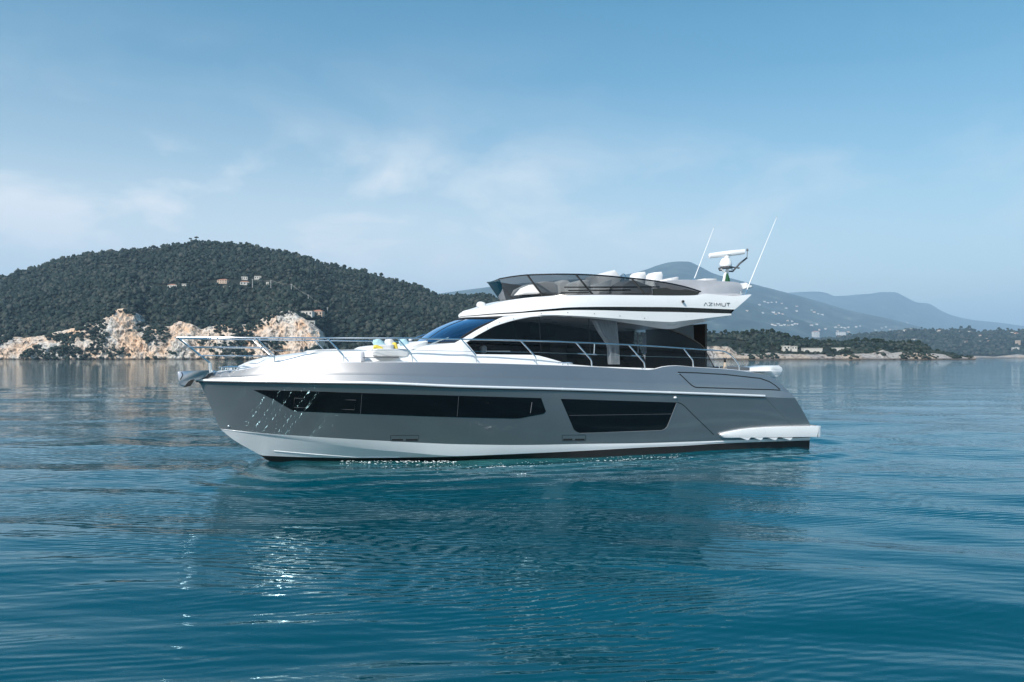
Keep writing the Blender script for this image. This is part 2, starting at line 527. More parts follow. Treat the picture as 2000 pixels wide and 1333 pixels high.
mb = MB(); both(mb, np.array([Pl, Pl * 0.5 + Cl * 0.5 + np.array([0, -0.012, 0]), Cl])); mb.build('boot_stripe', M['white2'], yacht)
def zA(u): return min(lineA.z(u), lineC.z(u)) if u > lineA.u0 else float(keel_z(u))
Al = np.array([(u, -B_bot(u, zA(u)) if zA(u) < lineC.z(u) - 0.002 else -bC(u), zA(u)) for u in US])
for i, u in enumerate(US):
    if u <= lineA.u0: Al[i] = (u, 0, float(keel_z(u)))
mb = MB(); both(mb, np.array([Cl, Cl * 0.67 + Al * 0.33, Cl * 0.33 + Al * 0.67, Al])); mb.build('forefoot', M['white2'], yacht)
# spray rail on the forefoot
sr = [on(a, b, B_bot) for a, b in [(535, 881), (620, 888), (700, 893.4), (780, 893.2)]]
mb = MB(); mb.tube(sr, 0.012, 6); mb.tube(mirror(sr), 0.012, 6); mb.build2('spray_rail', M['white2'], yacht)
Wl = []; Kl = []
for i, u in enumerate(US):
    zk = float(keel_z(u)); zw = max(zk, -0.19)
    if zA(u) <= zk + 1e-4: zw = zk
    Wl.append((u, -B_bot(u, zw) if zw > zk + 1e-4 else 0, zw)); Kl.append((u, 0, zk))
mb = MB(); both(mb, np.array([Al, Wl, Kl]))
endp = np.array([Pl[-1], Cl[-1], Al[-1], Wl[-1], Kl[-1]])
mb.grid(np.array([[(p[0], p[1] * (1 - 2 * t), p[2]) for t in (0, 1)] for p in endp]))
mb.build('bottom_paint', M['antifoul'], yacht)

def off_b(bf, d): return lambda u, z: bf(u, z) + d
def surf_path(px, bf, d=0.004, n=None):
    P = [on(a, b, off_b(bf, d)) for a, b in px]
    if n:
        P = np.array(P); s = np.concatenate([[0], np.cumsum(np.linalg.norm(np.diff(P, axis=0), axis=1))]); q = np.linspace(0, s[-1], n)
        P = np.stack([np.interp(q, s, P[:, k]) for k in range(3)], 1)
        P[:, 1] = [-(bf(p[0], p[2]) + d) for p in P]
    return [tuple(p) for p in P]

# rub rail
mb = MB(); dk = MB()
ru = uR0 + (lineR.u1 - uR0) * np.linspace(0, 1, 80) ** 1.3
pts = np.array([(u, -(bR(u) + 0.012), lineR.z(u) + 0.028) for u in ru]); pts[0, 1] = 0; pts[0, 0] -= 0.03
mb.tube(pts, 0.030, 8); mb.tube(mirror(pts), 0.030, 8)
for j in (34, 52, 66): mb.tube([pts[j] - np.array([0.02, 0, 0]), pts[j] + np.array([0.02, 0, 0])], 0.033, 8)
pd = pts.copy(); pd[:, 2] -= 0.038
dk.tube(pd, 0.013, 6); dk.tube(mirror(pd), 0.013, 6)
rr = mb.build('rub_rail', M['satin'], yacht)
dk.build('rail_underline', M['rubber'], rr)  # thin black line along the underside of the rail

# ---- thin panel that follows a port surface: polygon given by upper and lower pixel chains
def panel(name, upper, lower, bf, m, d=0.006, th=0.02, nc=70, nr=8, parent=yacht, starboard=True, mb=None, ms=None):
    Uq = np.array([on(a, b, off_b(bf, d)) for a, b in upper]); Lq = np.array([on(a, b, off_b(bf, d)) for a, b in lower])
    Uq = Uq[np.argsort(Uq[:, 0])]; Lq = Lq[np.argsort(Lq[:, 0])]
    u0, u1 = max(Uq[0, 0], Lq[0, 0]), min(Uq[-1, 0], Lq[-1, 0])
    us = np.linspace(u0, u1, nc)
    us = np.unique(np.concatenate([us, [x for x in np.concatenate([Uq[:, 0], Lq[:, 0]]) if u0 < x < u1]]))
    zu = np.interp(us, Uq[:, 0], Uq[:, 2]); zl = np.interp(us, Lq[:, 0], Lq[:, 2])
    zl = np.minimum(zl, zu - 0.0005)
    G = np.zeros((nr + 1, len(us), 3))
    for r in range(nr + 1):
        t = r / nr; z = zl + (zu - zl) * t
        G[r, :, 0] = us; G[r, :, 2] = z
        G[r, :, 1] = [-(bf(u, zz) + d) for u, zz in zip(us, z)]
    own = mb is None
    if own: mb = MB()
    for S in ((1, -1) if starboard else (1,)):
        A = G.copy(); Bk = G.copy(); Bk[..., 1] += th
        if S < 0: A[..., 1] *= -1; Bk[..., 1] *= -1
        mb.grid(A); mb.grid(Bk, flip=True)
        for e0, e1 in ((A[0], Bk[0]), (A[-1], Bk[-1]), (A[:, 0], Bk[:, 0]), (A[:, -1], Bk[:, -1])):
            mb.grid(np.array([e0, e1]))
    return mb.build2(name, m, parent, mat_s=ms, angle=30) if own else mb

# hull windows
hw = panel('hull_window', [(495.6, 762), (600, 764.5), (720, 768.6), (900, 773.5), (1057, 778), (1066, 803.6)],
      [(495.6, 762.4), (534, 780.5), (552, 791), (565, 798.5), (572, 802), (581, 804), (720, 809.5), (860, 814.5), (1000, 818), (1015, 817.6), (1058, 809.5), (1063, 808), (1066, 804)],
      B_low, M['hullglass'], nr=6)
for x in (707, 896):
    y0, y1 = np.interp(x, [600, 720, 900], [765, 769, 774]), np.interp(x, [720, 1000], [809.5, 818])
    P = surf_path([(x, y0 + 1), (x - 3, y1 - 1)], B_low, 0.012)
    MB().tube(P, 0.005, 6).build('pane_joint', M['dkgrey'], hw)
P = surf_path([(1039, 786), (1036, 807)], B_low, 0.012)
MB().tube(P, 0.006, 6).build('pane_joint', M['midgrey'], hw)
P = surf_path([(575, 778), (695, 782), (692, 801), (574, 796), (575, 778)], B_low, 0.012)
MB().tube(P, 0.004, 6).build('opening_port', M['dkgrey'], hw)
hw2 = panel('hull_window', [(1095.5, 779.5), (1322, 786.6)],
      [(1095.5, 780), (1121, 839.5), (1127, 844), (1133, 846), (1292, 840.4), (1298, 838), (1302.5, 833.5), (1322, 787)], B_low, M['hullglass'], nr=6, nc=40)
P = surf_path([(1112, 812), (1312, 809)], B_low, 0.012)
MB().tube(P, 0.004, 6).build('pane_joint', M['dkgrey'], hw2)
# window surrounds: fine bright edges of the aft window
mb = MB(); mb.tube(surf_path([(1321.5, 788), (1303.5, 833.5), (1298, 839), (1292, 841.4), (1133, 847)], B_low, 0.006), 0.007, 6)
mb.tube(mirror(surf_path([(1321.5, 788), (1303.5, 833.5), (1298, 839), (1292, 841.4), (1133, 847)], B_low, 0.006)), 0.007, 6)
mb.build2('window_edge', M['midgrey'], hw2)

# styling grooves
def groove(name, px, bf, r=0.010, n=24, m='rubber', d=0.0):
    mb = MB(); P = surf_path(px, bf, d, n); mb.tube(P, r, 6); mb.tube(mirror(P), r, 6)
    return mb.build2(name, M[m], yacht)
groove('styling_groove', [(1323, 786.2), (1330, 788.5), (1336.5, 793), (1354.5, 811), (1370, 826), (1386, 841.5), (1394, 849)], B_low, 0.010)
groove('styling_groove', [(1494, 777), (1520, 804), (1549, 833.6)], B_low, 0.006, m='dkgrey')
groove('air_intake_recess', [(1324, 727.5), (1360, 728.6), (1417.6, 732), (1462.6, 737), (1485, 739.4), (1503, 746), (1514, 753), (1525.6, 762.7), (1507.6, 761.6), (1440, 759.7), (1359, 757), (1352, 754), (1345.5, 748), (1334, 737), (1324, 727.5)], B_up, 0.014, 110)
for x, y in ((1326, 730.5), (1525, 762)): MB().ell(on(x, y, off_b(B_up, 0.012)), (0.022, 0.015, 0.02), n=8, m=10).build('intake_stud', M['chrome'], yacht)
mb = MB(); c = on(1319, 777, off_b(B_low, 0.01)); mb.ell(c, (0.045, 0.03, 0.03), n=10, m=14); mb.build('side_light', M['white'], yacht)
mb = MB(); c = on(447, 833, off_b(B_low, 0.005)); mb.ell(c, (0.03, 0.02, 0.025), n=8, m=12); mb.build('bow_eye', M['chrome'], yacht)
# engine vents low on the hull
for x0, x1, y0, y1 in ((763, 818, 851, 862), (1098, 1144, 850.5, 861.5)):
    v_ = groove('vent_frame', [(x0, y0), (x1, y0 - 0.6), (x1, y1 - 0.6), (x0, y1), (x0, y0)], B_low, 0.006, 40)
    for a, b in ((x0 + 2, (x0 + x1) / 2 - 3), ((x0 + x1) / 2 + 2, x1 - 2)):
        panel('vent_slot', [(a, y1 - 4), (b, y1 - 4.2)], [(a, y1 - 1), (b, y1 - 1.2)], B_low, M['rubber'], d=0.004, nc=6, nr=1, parent=v_, starboard=False)

# ---- deck
SD = np.linspace(0, 1, 60) ** 1.3
ud0 = lineS.u0; ud1 = 15.0
u_dip = on(1262, 723, bS)[0]
zdip = lineS.z(u_dip) - 0.04
def deck_z(u): return lineS.z(u) - 0.05 if u < u_dip else zdip - 0.02
G = []
for s in SD:
    u = ud0 + s * (ud1 - ud0); b = max(0, bS(u) - 0.06)
    G.append([(u, b * k, deck_z(u) + 0.03 * (1 - k * k)) for k in np.linspace(-1, 1, 9)])
mb = MB(); mb.grid(np.array(G)); mb.build('deck', M['white'], yacht)

# ---- coachroof / cabin sides
cbT = lambda u, z=0: float(np.interp(u, [1.7, 2.1, 2.7, 4.0, 5.5, 7.0, 9.0, 16.0], [0.30, 0.62, 0.92, 1.34, 1.56, 1.68, 1.74, 1.74]))
def cb(u, z): return cbT(u) - 0.10 * (z - 2.3)
trunk_px = [(466, 719.5), (478, 714), (491, 708.8), (506, 705), (520, 702.5), (536, 699.8), (590, 692.8), (640, 688.3), (672, 687), (705, 686.2), (790, 685), (806, 683), (815, 676.5), (850, 673.8), (889, 670), (904, 664.5)]
sill_px = [(904, 664.5), (911, 669.5), (930, 692.4), (985, 693), (1041, 693.6), (1052, 695), (1064, 698), (1080, 702.5), (1095, 707), (1110, 710.5), (1122, 712.7), (1167, 716.3), (1276, 720), (1340, 723)]
T = np.array([on(a, b, cb) for a, b in trunk_px + sill_px[1:]])
T = T[np.argsort(T[:, 0])]
ut = np.unique(np.concatenate([np.linspace(T[0, 0], T[-1, 0], 130), T[:, 0]]))
zt = np.interp(ut, T[:, 0], T[:, 2])
def dlow(u): return deck_z(u) - 0.05
side = np.array([[(u, -(cb(u, dlow(u)) + 0.10), dlow(u)) for u in ut],
                 [(u, -(cb(u, z) + 0.02 + 0.05 * max(0, z - dlow(u)) * 0), z - 0.03) for u, z in zip(ut, zt)],
                 [(u, -(cb(u, z)), z) for u, z in zip(ut, zt)],
                 [(u, -(cb(u, z) - 0.05), z) for u, z in zip(ut, zt)]])
mb = MB(); both(mb, side)
# crowned top over the fore part up to the windshield ledge
u_top_end = on(889, 670, cb)[0]
uf = np.unique(np.concatenate([np.linspace(T[0, 0], u_top_end, 60), [x for x in T[:, 0] if x < u_top_end]]))
G = []
for u in uf:
    z = float(np.interp(u, T[:, 0], T[:, 2])); b = cb(u, z) - 0.05
    G.append([(u, b * k, z + 0.05 * (1 - k * k)) for k in np.linspace(-1, 1, 11)])
mb.grid(np.array(G))
u = T[0, 0]; z0 = T[0, 2]; b = cb(u, z0)
mb.grid(np.array([[(u, b * k, z0 + 0.05 * (1 - k * k)) for k in np.linspace(-1, 1, 11)], [(u - 0.12, (b + 0.1) * k, dlow(u)) for k in np.linspace(-1, 1, 11)]]))
mb.build('coachroof', M['white'], yacht, angle=30)

# ---- flybridge shell (roof)
u_f = L(895, 619, 0)[0]
def rb(u, z=0):
    t = min(1, max(0, (u - u_f) / 3.6)); t2 = min(1, max(0, (u - 13.3) / 2.6))
    return 2.12 * (1 - (1 - t) ** 2.6) - 0.10 * t2 * t2
rF = lambda u, z=0: max(0, rb(u) - 0.04)
r1_ = lambda u, z=0: rb(u)
r2_ = lambda u, z=0: max(0, rb(u) - 0.03)
r4_ = lambda u, z=0: min(max(0, rb(u) - 0.30), cb(u, 3.2) + 0.02)
lineF = Line([(895.5, 617.5), (899, 614.5), (905, 611), (925, 605.5), (950, 599), (988, 588.7), (1020, 584), (1055, 580.6), (1104, 577.9), (1145, 577), (1257, 577.5), (1357, 577.4), (1380, 574.6), (1431, 579), (1468, 576)], rF)
lineU1 = Line([(895.5, 619.5), (905, 617.6), (920, 616.6), (960, 613), (1010, 609.8), (1045, 606.4), (1077, 603.6), (1110, 601), (1145, 600), (1260, 600), (1320, 600.6), (1435, 605)], r1_)
lineU2 = Line([(895.5, 620.3), (905, 618.9), (920, 618), (960, 615), (1010, 612.4), (1045, 610), (1077, 608), (1122, 606), (1167, 606.3), (1260, 609), (1320, 610), (1428, 613)], r2_)
lineU3 = Line([(896, 622), (905, 621.2), (935, 619.8), (975, 617.7), (1010, 616.5), (1046, 615.7), (1077, 615.6), (1118, 617), (1190, 621.5), (1250, 626), (1300, 629), (1310, 629.3), (1330, 627.4), (1429, 616)], r2_)
lineU4 = Line([(897, 623.5), (905, 622.4), (935, 621.5), (975, 620.5), (1010, 619.8), (1046, 618.6), (1077, 618), (1118, 620), (1167, 623.5), (1235, 633), (1280, 640.5), (1302, 643.4), (1312, 643), (1335, 638), (1425, 618.5)], r4_)
NF = 110
G = loft([lineU1, lineF], NF, 1.6, 4)
for r in range(1, 4): G[r, :, 1] -= 0.012 * math.sin(math.pi * r / 4)
mb = MB(); both(mb, G)
# coaming roll and roof deck
Ft = G[-1]
ins = np.minimum(0.13, np.abs(Ft[:, 1]))
roll = Ft.copy(); roll[:, 1] += ins * 0.5; roll[:, 2] += 0.015 * np.minimum(1, np.abs(Ft[:, 1]))
inn = Ft.copy(); inn[:, 1] += ins; inn[:, 2] += 0.01 * np.minimum(1, np.abs(Ft[:, 1]))
both(mb, np.array([Ft, roll, inn]))
mb.grid(np.array([[(p[0], p[1] * (1 - 2 * t), p[2] + 0.03 * (1 - (1 - 2 * t) ** 2)) for t in np.linspace(0, 1, 9)] for p in inn]))
E = G[:, -1]
mb.grid(np.array([[(p[0], p[1] * (1 - 2 * t), p[2]) for t in np.linspace(0, 1, 5)] for p in E]))
mb.build('flybridge', M['white'], yacht, angle=28)
# dark recessed stripe
S_ = np.linspace(0, 1, NF) ** 1.6
A1 = np.array([lineU1.at(s) for s in S_]); A2 = np.array([lineU2.at(s) for s in S_])
ri = np.minimum(0.05, np.abs(A1[:, 1])); B1 = A1.copy(); B1[:, 1] += ri; B2 = A2.copy(); B2[:, 1] += ri * 0.6
mb = MB(); both(mb, np.array([A1, B1, B2, A2]))
mb.grid(np.array([[(p[0], p[1] * (1 - 2 * t), p[2]) for t in (0, 1)] for p in np.array([A1[-1], A2[-1]])]))
mb.build('recessed_stripe', M['black'], yacht, angle=25)
# lower white fascia and soffit
mb = MB(); both(mb, loft([lineU2, lineU3], NF, 1.6, 2))
U4p = np.array([lineU4.at(s) for s in S_]); U3p = np.array([lineU3.at(s) for s in S_])
both(mb, np.array([U3p, U3p * 0.6 + U4p * 0.4, U4p]))
mb.grid(np.array([[(p[0], p[1] * (1 - 2 * t), p[2] + 0.02) for t in np.linspace(0, 1, 5)] for p in U4p]))
ee = np.array([A2[-1], U3p[-1], U4p[-1]])
mb.grid(np.array([[(p[0], p[1] * (1 - 2 * t), p[2]) for t in (0, 1)] for p in ee]))
fascia = mb.build('fascia', M['white'], yacht, angle=25)
mb = MB()
for x, y in ((1003, 623.5), (1057, 613), (1109, 611.5), (1161, 613.7), (1211, 618), (1259, 622.5)):
    c = on(x, y - 0.5, off_b(r2_, 0.006)); MB().ell(c, (0.012, 0.006, 0.012), n=6, m=8).build('fascia_stud', M['dkgrey'], fascia)

# ---- windscreen pillar arch (white) between windshield and side window
arch_out = [(889, 669.5), (905, 661), (930, 646), (955, 632.5), (975, 622.5), (986, 618.5), (1010, 617), (1046, 615.8), (1080, 615.2), (1112, 616)]
arch_in = [(911, 669.5), (930, 657), (950, 646), (965, 638.3), (980, 633), (995, 628.4), (1020, 622.5), (1046, 618.6), (1080, 617.4), (1112, 618.2)]
ca = lambda u, z: cb(u, z) + 0.02
class Poly:
    def __init__(s_, px, bf):
        P = np.array([on(a, b, bf) for a, b in px]); s_.P = P
        d = np.concatenate([[0], np.cumsum(np.linalg.norm(np.diff(P, axis=0), axis=1))]); d /= d[-1]
        s_.f = [pchip(d, P[:, k]) for k in range(3)]
    def at(s_, t): return tuple(float(f(t)) for f in s_.f)
po, pi_ = Poly(arch_out, lambda u, z: cb(u, z) - 0.05), Poly(arch_in, ca)
G = loft([po, pi_], 50, 1, 3)
for r in (1, 2): G[r, :, 1] -= 0.025
mb = MB(); both(mb, G)
back = G[-1].copy(); back[:, 1] += 0.07; both(mb, np.array([G[-1], back]))
back2 = G[0].copy(); back2[:, 1] += 0.10; both(mb, np.array([back2, G[0]]))
arch = mb.build2('windscreen_pillar', M['white'], yacht, angle=40)
mb = MB()
for x, y in ((952, 640.5), (975, 629.5), (1003, 623)):
    c = on(x, y, lambda u, z: cb(u, z) + 0.03); MB().ell(c, (0.010, 0.010, 0.010), n=6, m=8).build('stud', M['dkgrey'], arch)

# ---- side windows
cg = lambda u, z: cb(u, z) - 0.03
win = panel('side_window', [(910, 670), (930, 657), (950, 646), (965, 638), (980, 632.5), (995, 627.8), (1010, 623.5), (1046, 617.5), (1077, 616.5), (1118, 618.5), (1167, 621.5), (1235, 631), (1280, 638.5), (1308, 643), (1340, 655.3), (1357, 665), (1365, 670), (1372.6, 676), (1384, 696), (1395, 718)],
      [(910, 671), (930, 693.5), (985, 694), (1041, 694.5), (1064, 699), (1095, 708), (1122, 713.6), (1167, 717.5), (1276, 721.5), (1395, 722)],
      cg, M['sideglass'], d=0.0, th=0.012, nc=110, ms=M['sideglass_dark'])
# slim mullions in the long pane
for x, y0, y1 in ((1053, 618, 697), (1150, 620.5, 716)):
    MB().tube([on(x, y0, lambda u, z: cg(u, z) - 0.03), on(x + 4, y1, lambda u, z: cg(u, z) - 0.03)], 0.014, 6).build('mullion', M['interior'], win)
# dark aft wing under the overhang
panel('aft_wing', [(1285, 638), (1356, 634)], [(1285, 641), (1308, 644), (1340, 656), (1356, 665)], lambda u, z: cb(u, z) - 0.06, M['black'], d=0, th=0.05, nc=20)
mb = MB(); P = [on(a, b, lambda u, z: cb(u, z) - 0.015) for a, b in [(1300, 640.5), (1308, 643.5), (1340, 656), (1357, 665.5), (1366, 671), (1373, 677), (1384, 697), (1395, 718)]]
mb.tube(P, 0.016, 6); mb.tube(mirror(P), 0.016, 6); mb.build2('window_edge', M['black'], win)
# interior of the saloon
ua, ub = on(930, 690, cb)[0], on(1390, 700, cb)[0]
mb = MB(); mb.box(((ua + ub) / 2, 0, 1.2), (ub - ua, 2.6, 0.3))
mb.box((ua + 1.2, 0.45, 1.9), (1.8, 1.4, 0.9)); mb.box((ub - 1.6, 0.8, 1.75), (2.4, 0.8, 0.75))
mb.box((ub - 0.05, 0.0, 2.3), (0.06, 3.1, 2.0)); mb.box((ua + 3.1, 0.95, 2.1), (0.5, 0.6, 1.6))
mb.build('saloon_furniture', M['interior'], yacht, smooth=False)
# curtain: pleated, gathered towards its foot
def curtain(topL, topR, ty, rows_, vv, name):
    G = []
    for (xl, xr, y) in rows_:
        row = []
        for k in range(81):
            t = k / 80
            u, z = L(xl + (xr - xl) * t, y, vv)
            row.append((u, vv + 0.085 * math.sin(t * 2 * math.pi * 8) + 0.01 * math.sin(t * 40 + y * 0.1), z))
        G.append(row)
    return MB().grid(np.array(G)).build(name, M['curtain'], yacht, angle=80)
curtain(0, 0, 0, [(1158, 1203, 627), (1163, 1204, 637), (1170, 1204.5, 650), (1178, 1205, 662), (1185, 1206, 672), (1188, 1207, 680), (1188.5, 1207.5, 690), (1189, 1208, 700), (1190, 1208, 712)], -1.42, 'curtain')
# seat seen through the pane, near the helm
mb = MB(); c = L(944, 683, -1.2); mb.ell((c[0], -1.2, c[1]), (0.08, 0.1, 0.10), p=2.6); c = L(970, 686.5, -1.3); mb.box((c[0], -1.3, c[1]), (0.62, 0.2, 0.02))
mb.build('helm_wheel', M['fabric'], yacht)

# ---- windshield (wraps round the front of the cabin)
bl = on(889, 669.0, lambda u, z: cb(u, z) - 0.07); tl = on(981, 622.2, lambda u, z: cb(u, z) - 0.07)
bc = L(812, 671.5, 0); tcn = L(897, 624.0, 0)
def arc(port, cen, n=25, p=2.2):
    out = []
    for k in np.linspace(-1, 1, n):
        out.append((cen[0] + (port[0] - cen[0]) * abs(k) ** p, -abs(port[1]) * -k, cen[1] + (port[2] - cen[1]) * abs(k) ** 1.6))
    return out
A = np.array(arc(bl, bc)); Bq = np.array(arc(tl, tcn))
G = []
for t in np.linspace(0, 1, 10):
    R_ = A * (1 - t) + Bq * t; bul = 0.06 * math.sin(math.pi * t)
    R_[:, 2] += bul; R_[:, 0] -= bul * 0.5; G.append(R_)
G = np.array(G)
ws = MB().grid(G).build('windshield', M['windglass'], yacht, angle=60)
mb = MB(); mb.tube(G[-1] + np.array([0.0, 0, 0.012]), 0.022, 6); mb.tube(G[0], 0.022, 6); mb.tube(G[:, 0], 0.02, 6); mb.tube(G[:, -1], 0.02, 6)
mb.build('windshield_seal', M['rubber'], ws)
for k in (8, 16):
    MB().tube(G[:, k] + np.array([0.006, 0, 0.0]), 0.012, 6).build('windshield_mullion', M['rubber'], ws)
# dark dashboard behind the glass
Ai = A.copy(); Ai[:, 0] += 0.12; Ai[:, 2] -= 0.03; Ai2 = Ai.copy(); Ai2[:, 0] = bl[0] + 1.2
MB().grid(np.array([Ai, Ai2])).build('dashboard', M['interior'], yacht)
# white scuttle ledge in front of the glass
led = A.copy(); led[:, 0] -= 0.10; led[:, 2] -= 0.06; led2 = led.copy(); led2[:, 2] -= 0.14; led2[:, 0] -= 0.02
MB().grid(np.array([A + np.array([0.1, 0, -0.02]), A + np.array([0, 0, -0.02]), led, led2])).build('scuttle', M['white'], yacht)
# wipers
def wiper(p0, p1, mid):
    mb = MB(); mb.tube([p0, mid, p1], 0.018, 6); o = mb.build('wiper', M['chrome'], yacht)
    q = np.array(p1) * 0.45 + np.array(mid) * 0.55
    MB().tube([tuple(q + np.array([0, 0, -0.03])), tuple(np.array(p1) + np.array([0.05, 0, -0.02]))], 0.014, 6).build('wiper_blade', M['rubber'], o)
    MB().ell(p0, (0.05, 0.04, 0.035), n=8, m=12).build('wiper_base', M['white'], o)
u0_, z0_ = L(833, 676, -1.15); u1_, z1_ = L(923, 645, -1.15)
wiper((u0_, -1.15, z0_), (u1_, -1.15, z1_), ((u0_ * .75 + u1_ * .25), -1.17, z0_ * .75 + z1_ * .25 + 0.02))
u0_, z0_ = L(801.6, 664.5, 0.9); u1_, z1_ = L(833, 653, 0.9)
wiper((u0_, 0.9, z0_), (u1_, 0.9, z1_), ((u0_ + u1_) / 2, 0.9, (z0_ + z1_) / 2 + 0.01))

# ---- flybridge windscreen: forward-raked smoked wrap
top_px = [(976, 545), (1004, 540.3), (1034, 537.3), (1080, 536), (1125, 536.3), (1165, 538), (1202, 541), (1258, 546.5), (1300, 552.5), (1340, 561), (1369, 570)]
bot_px = [(988.5, 588.3), (1010, 585), (1034, 582.3), (1070, 579.4), (1104, 577.8), (1145, 576.8), (1202, 577), (1257, 577.3), (1300, 577.3), (1340, 577.3), (1362, 576.8)]
ut0, ub0 = L(976, 545, -0.50)[0], L(988.5, 588.3, -0.20)[0]
def tb(u, z): t = min(1, max(0, (u - ut0) / 2.6)); return 0.50 + (rb(14) - 0.12 - 0.50) * (1 - (1 - t) ** 2.0) if u < 12 else rb(u) - 0.05
def bb(u, z): t = min(1, max(0, (u - ub0) / 2.8)); return 0.20 + (rb(14) - 0.18 - 0.20) * (1 - (1 - t) ** 2.0) if u < 12 else rb(u) - 0.14
Tp = Poly(top_px, tb); Bp = Poly(bot_px, bb)
tipu, tipz = L(962, 550.5, 0.0); basu = Bp.P[0, 0] - 0.03; basz = Bp.P[0, 2] + 0.02
nS = 50
Tside = np.array([Tp.at(s) for s in np.linspace(0, 1, nS)]); Bside = np.array([Bp.at(s) for s in np.linspace(0, 1, nS)])
def front(c_u, c_z, side, n=12, p=2.3):
    return np.array([(c_u + (side[0] - c_u) * t ** p, side[1] * t, c_z + (side[2] - c_z) * t ** 1.8) for t in np.linspace(0, 1, n)])
Tfr = front(tipu, tipz, Tside[0]); Bfr = front(basu, basz, Bside[0])
Tall = np.concatenate([Tfr[:-1], Tside]); Ball = np.concatenate([Bfr[:-1], Bside])
i_end = len(Tfr) - 1
fly = MB(); G = np.array([Tall * (1 - t) + Ball * t for t in np.linspace(0, 1, 6)])
both(fly, G[:, i_end:])
fw = fly.build2('flybridge_windscreen', M['flyglass'], yacht, mat_s=M['flyglass_dark'], angle=50)
mb = MB(); both(mb, G[:, :i_end + 1]); mb.build('front_pane', M['flyglass_front'], fw, angle=50)
rim = np.concatenate([mirror(Tall[1:])[::-1], Tall])
MB().tube(rim, 0.018, 8).build('windscreen_rim', M['black'], fw)
base_ = np.concatenate([mirror(Ball[1:])[::-1], Ball])
MB().tube(base_, 0.022, 8).build('windscreen_base', M['black'], fw)
def mull(xt, xb):
    it = int(np.argmin([abs((lambda P: 1000 + F * ((PX + CT*P[0] - ST*P[1]) / (PY + ST*P[0] + CT*P[1])))(p) - xt) for p in Tall])); ib = int(np.argmin([abs((lambda P: 1000 + F * ((PX + CT*P[0] - ST*P[1]) / (PY + ST*P[0] + CT*P[1])))(p) - xb) for p in Ball]))
    for f_ in (lambda q: q, mirror):
        MB().tube([f_(Tall[it]), f_(Ball[ib])], 0.026, 6).build('windscreen_mullion', M['black'], fw)
mull(1034, 1064); mull(1125, 1156); mull(1235, 1262)
# opaque black tail of the windscreen
mb = MB()
mb2 = panel('windscreen_tail', [(1276, 564), (1302, 562.5), (1312, 566), (1330, 567), (1340, 565.5), (1367, 570.8)], [(1276, 577), (1320, 577), (1352, 577), (1363, 575.5), (1367, 572)], lambda u, z: rb(u) - 0.045, M['black'], d=0, th=0.03, nc=30, parent=fw)
# inner grab rails
for y0, y1, xa, xb in ((561.5, 561, 1102, 1288), (568, 567, 1110, 1232), (572.5, 572, 1095, 1150)):
    MB().tube([on(xa, y0, lambda u, z: rb(u) - 0.32), on((xa + xb) / 2, (y0 + y1) / 2, lambda u, z: rb(u) - 0.32), on(xb, y1, lambda u, z: rb(u) - 0.32)], 0.016, 6).build('grab_rail', M['black'], yacht)

# ---- flybridge furniture (fixed mouldings)
def prism(px, v0, v1, name, m, parent=yacht, bev=0.04):
    """solid between two lateral planes with an outline read on the middle plane"""
    vm = (v0 + v1) / 2
    P = [L(a, b, vm) for a, b in px]
    n = len(P); cu = sum(p[0] for p in P) / n; cz = sum(p[1] for p in P) / n
    k = lambda p, f: (cu + (p[0] - cu) * f, cz + (p[1] - cz) * f)
    R_ = []
    sz = max(max(p[0] for p in P) - min(p[0] for p in P), 0.1); f_ = 1 - 2 * min(bev, 0.25 * sz) / sz
    for v, f in ((v0, f_), (v0 + bev * 0.3, (1 + f_) / 2), (v0 + bev, 1), (v1 - bev, 1), (v1 - bev * 0.3, (1 + f_) / 2), (v1, f_)):
        R_.append([(k(p, f)[0], v, k(p, f)[1]) for p in P])
    mb = MB(); b = len(mb.v); mb.grid(np.array(R_), closed_j=True)
    mb.f.append(tuple(range(n))); mb.f.append(tuple(len(mb.v) - n + i for i in range(n))[::-1])
    return mb.build(name, m, parent, angle=40)
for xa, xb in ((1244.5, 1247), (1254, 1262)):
    prism([(xa, 651), (xb, 651), (xb + 0.5, 690), (xa + 0.5, 690)], -1.36, -1.33, 'light_slit_strip', M['midgrey'], bev=0.004)  # grey strips added in place of light slits through the far windows
prism([(1006, 577), (1012, 565), (1030, 556), (1050, 552.5), (1070, 553), (1078, 560), (1080, 577)], -1.0, -0.1, 'sun_pad', M['fabric'], bev=0.10)
prism([(1075, 555), (1086, 550), (1097, 550), (1108, 560), (1112, 577), (1080, 577)], -0.6, 0.3, 'bench_backrest', M['fabric'], bev=0.08)
prism([(1114, 556), (1120, 550.5), (1134, 549), (1141, 551), (1143, 577), (1114, 577)], -1.3, -0.5, 'bench_backrest', M['fabric'], bev=0.06)
hc = prism([(1152, 541), (1189, 530), (1193, 532), (1203, 545), (1198, 562), (1196, 577), (1157, 577), (1156, 560), (1159, 557)], -0.80, -0.10, 'helm_console', M['fabric'], bev=0.05)
prism([(1158, 557), (1194, 546), (1190, 562), (1158, 566)], -1.02, -0.92, 'console_panel', M['white'], hc, bev=0.02)
prism([(1196, 577), (1197, 560), (1212, 551), (1225, 551), (1240, 557), (1256, 562), (1258, 577)], -1.45, -0.5, 'wet_bar', M['midgrey'], bev=0.06)
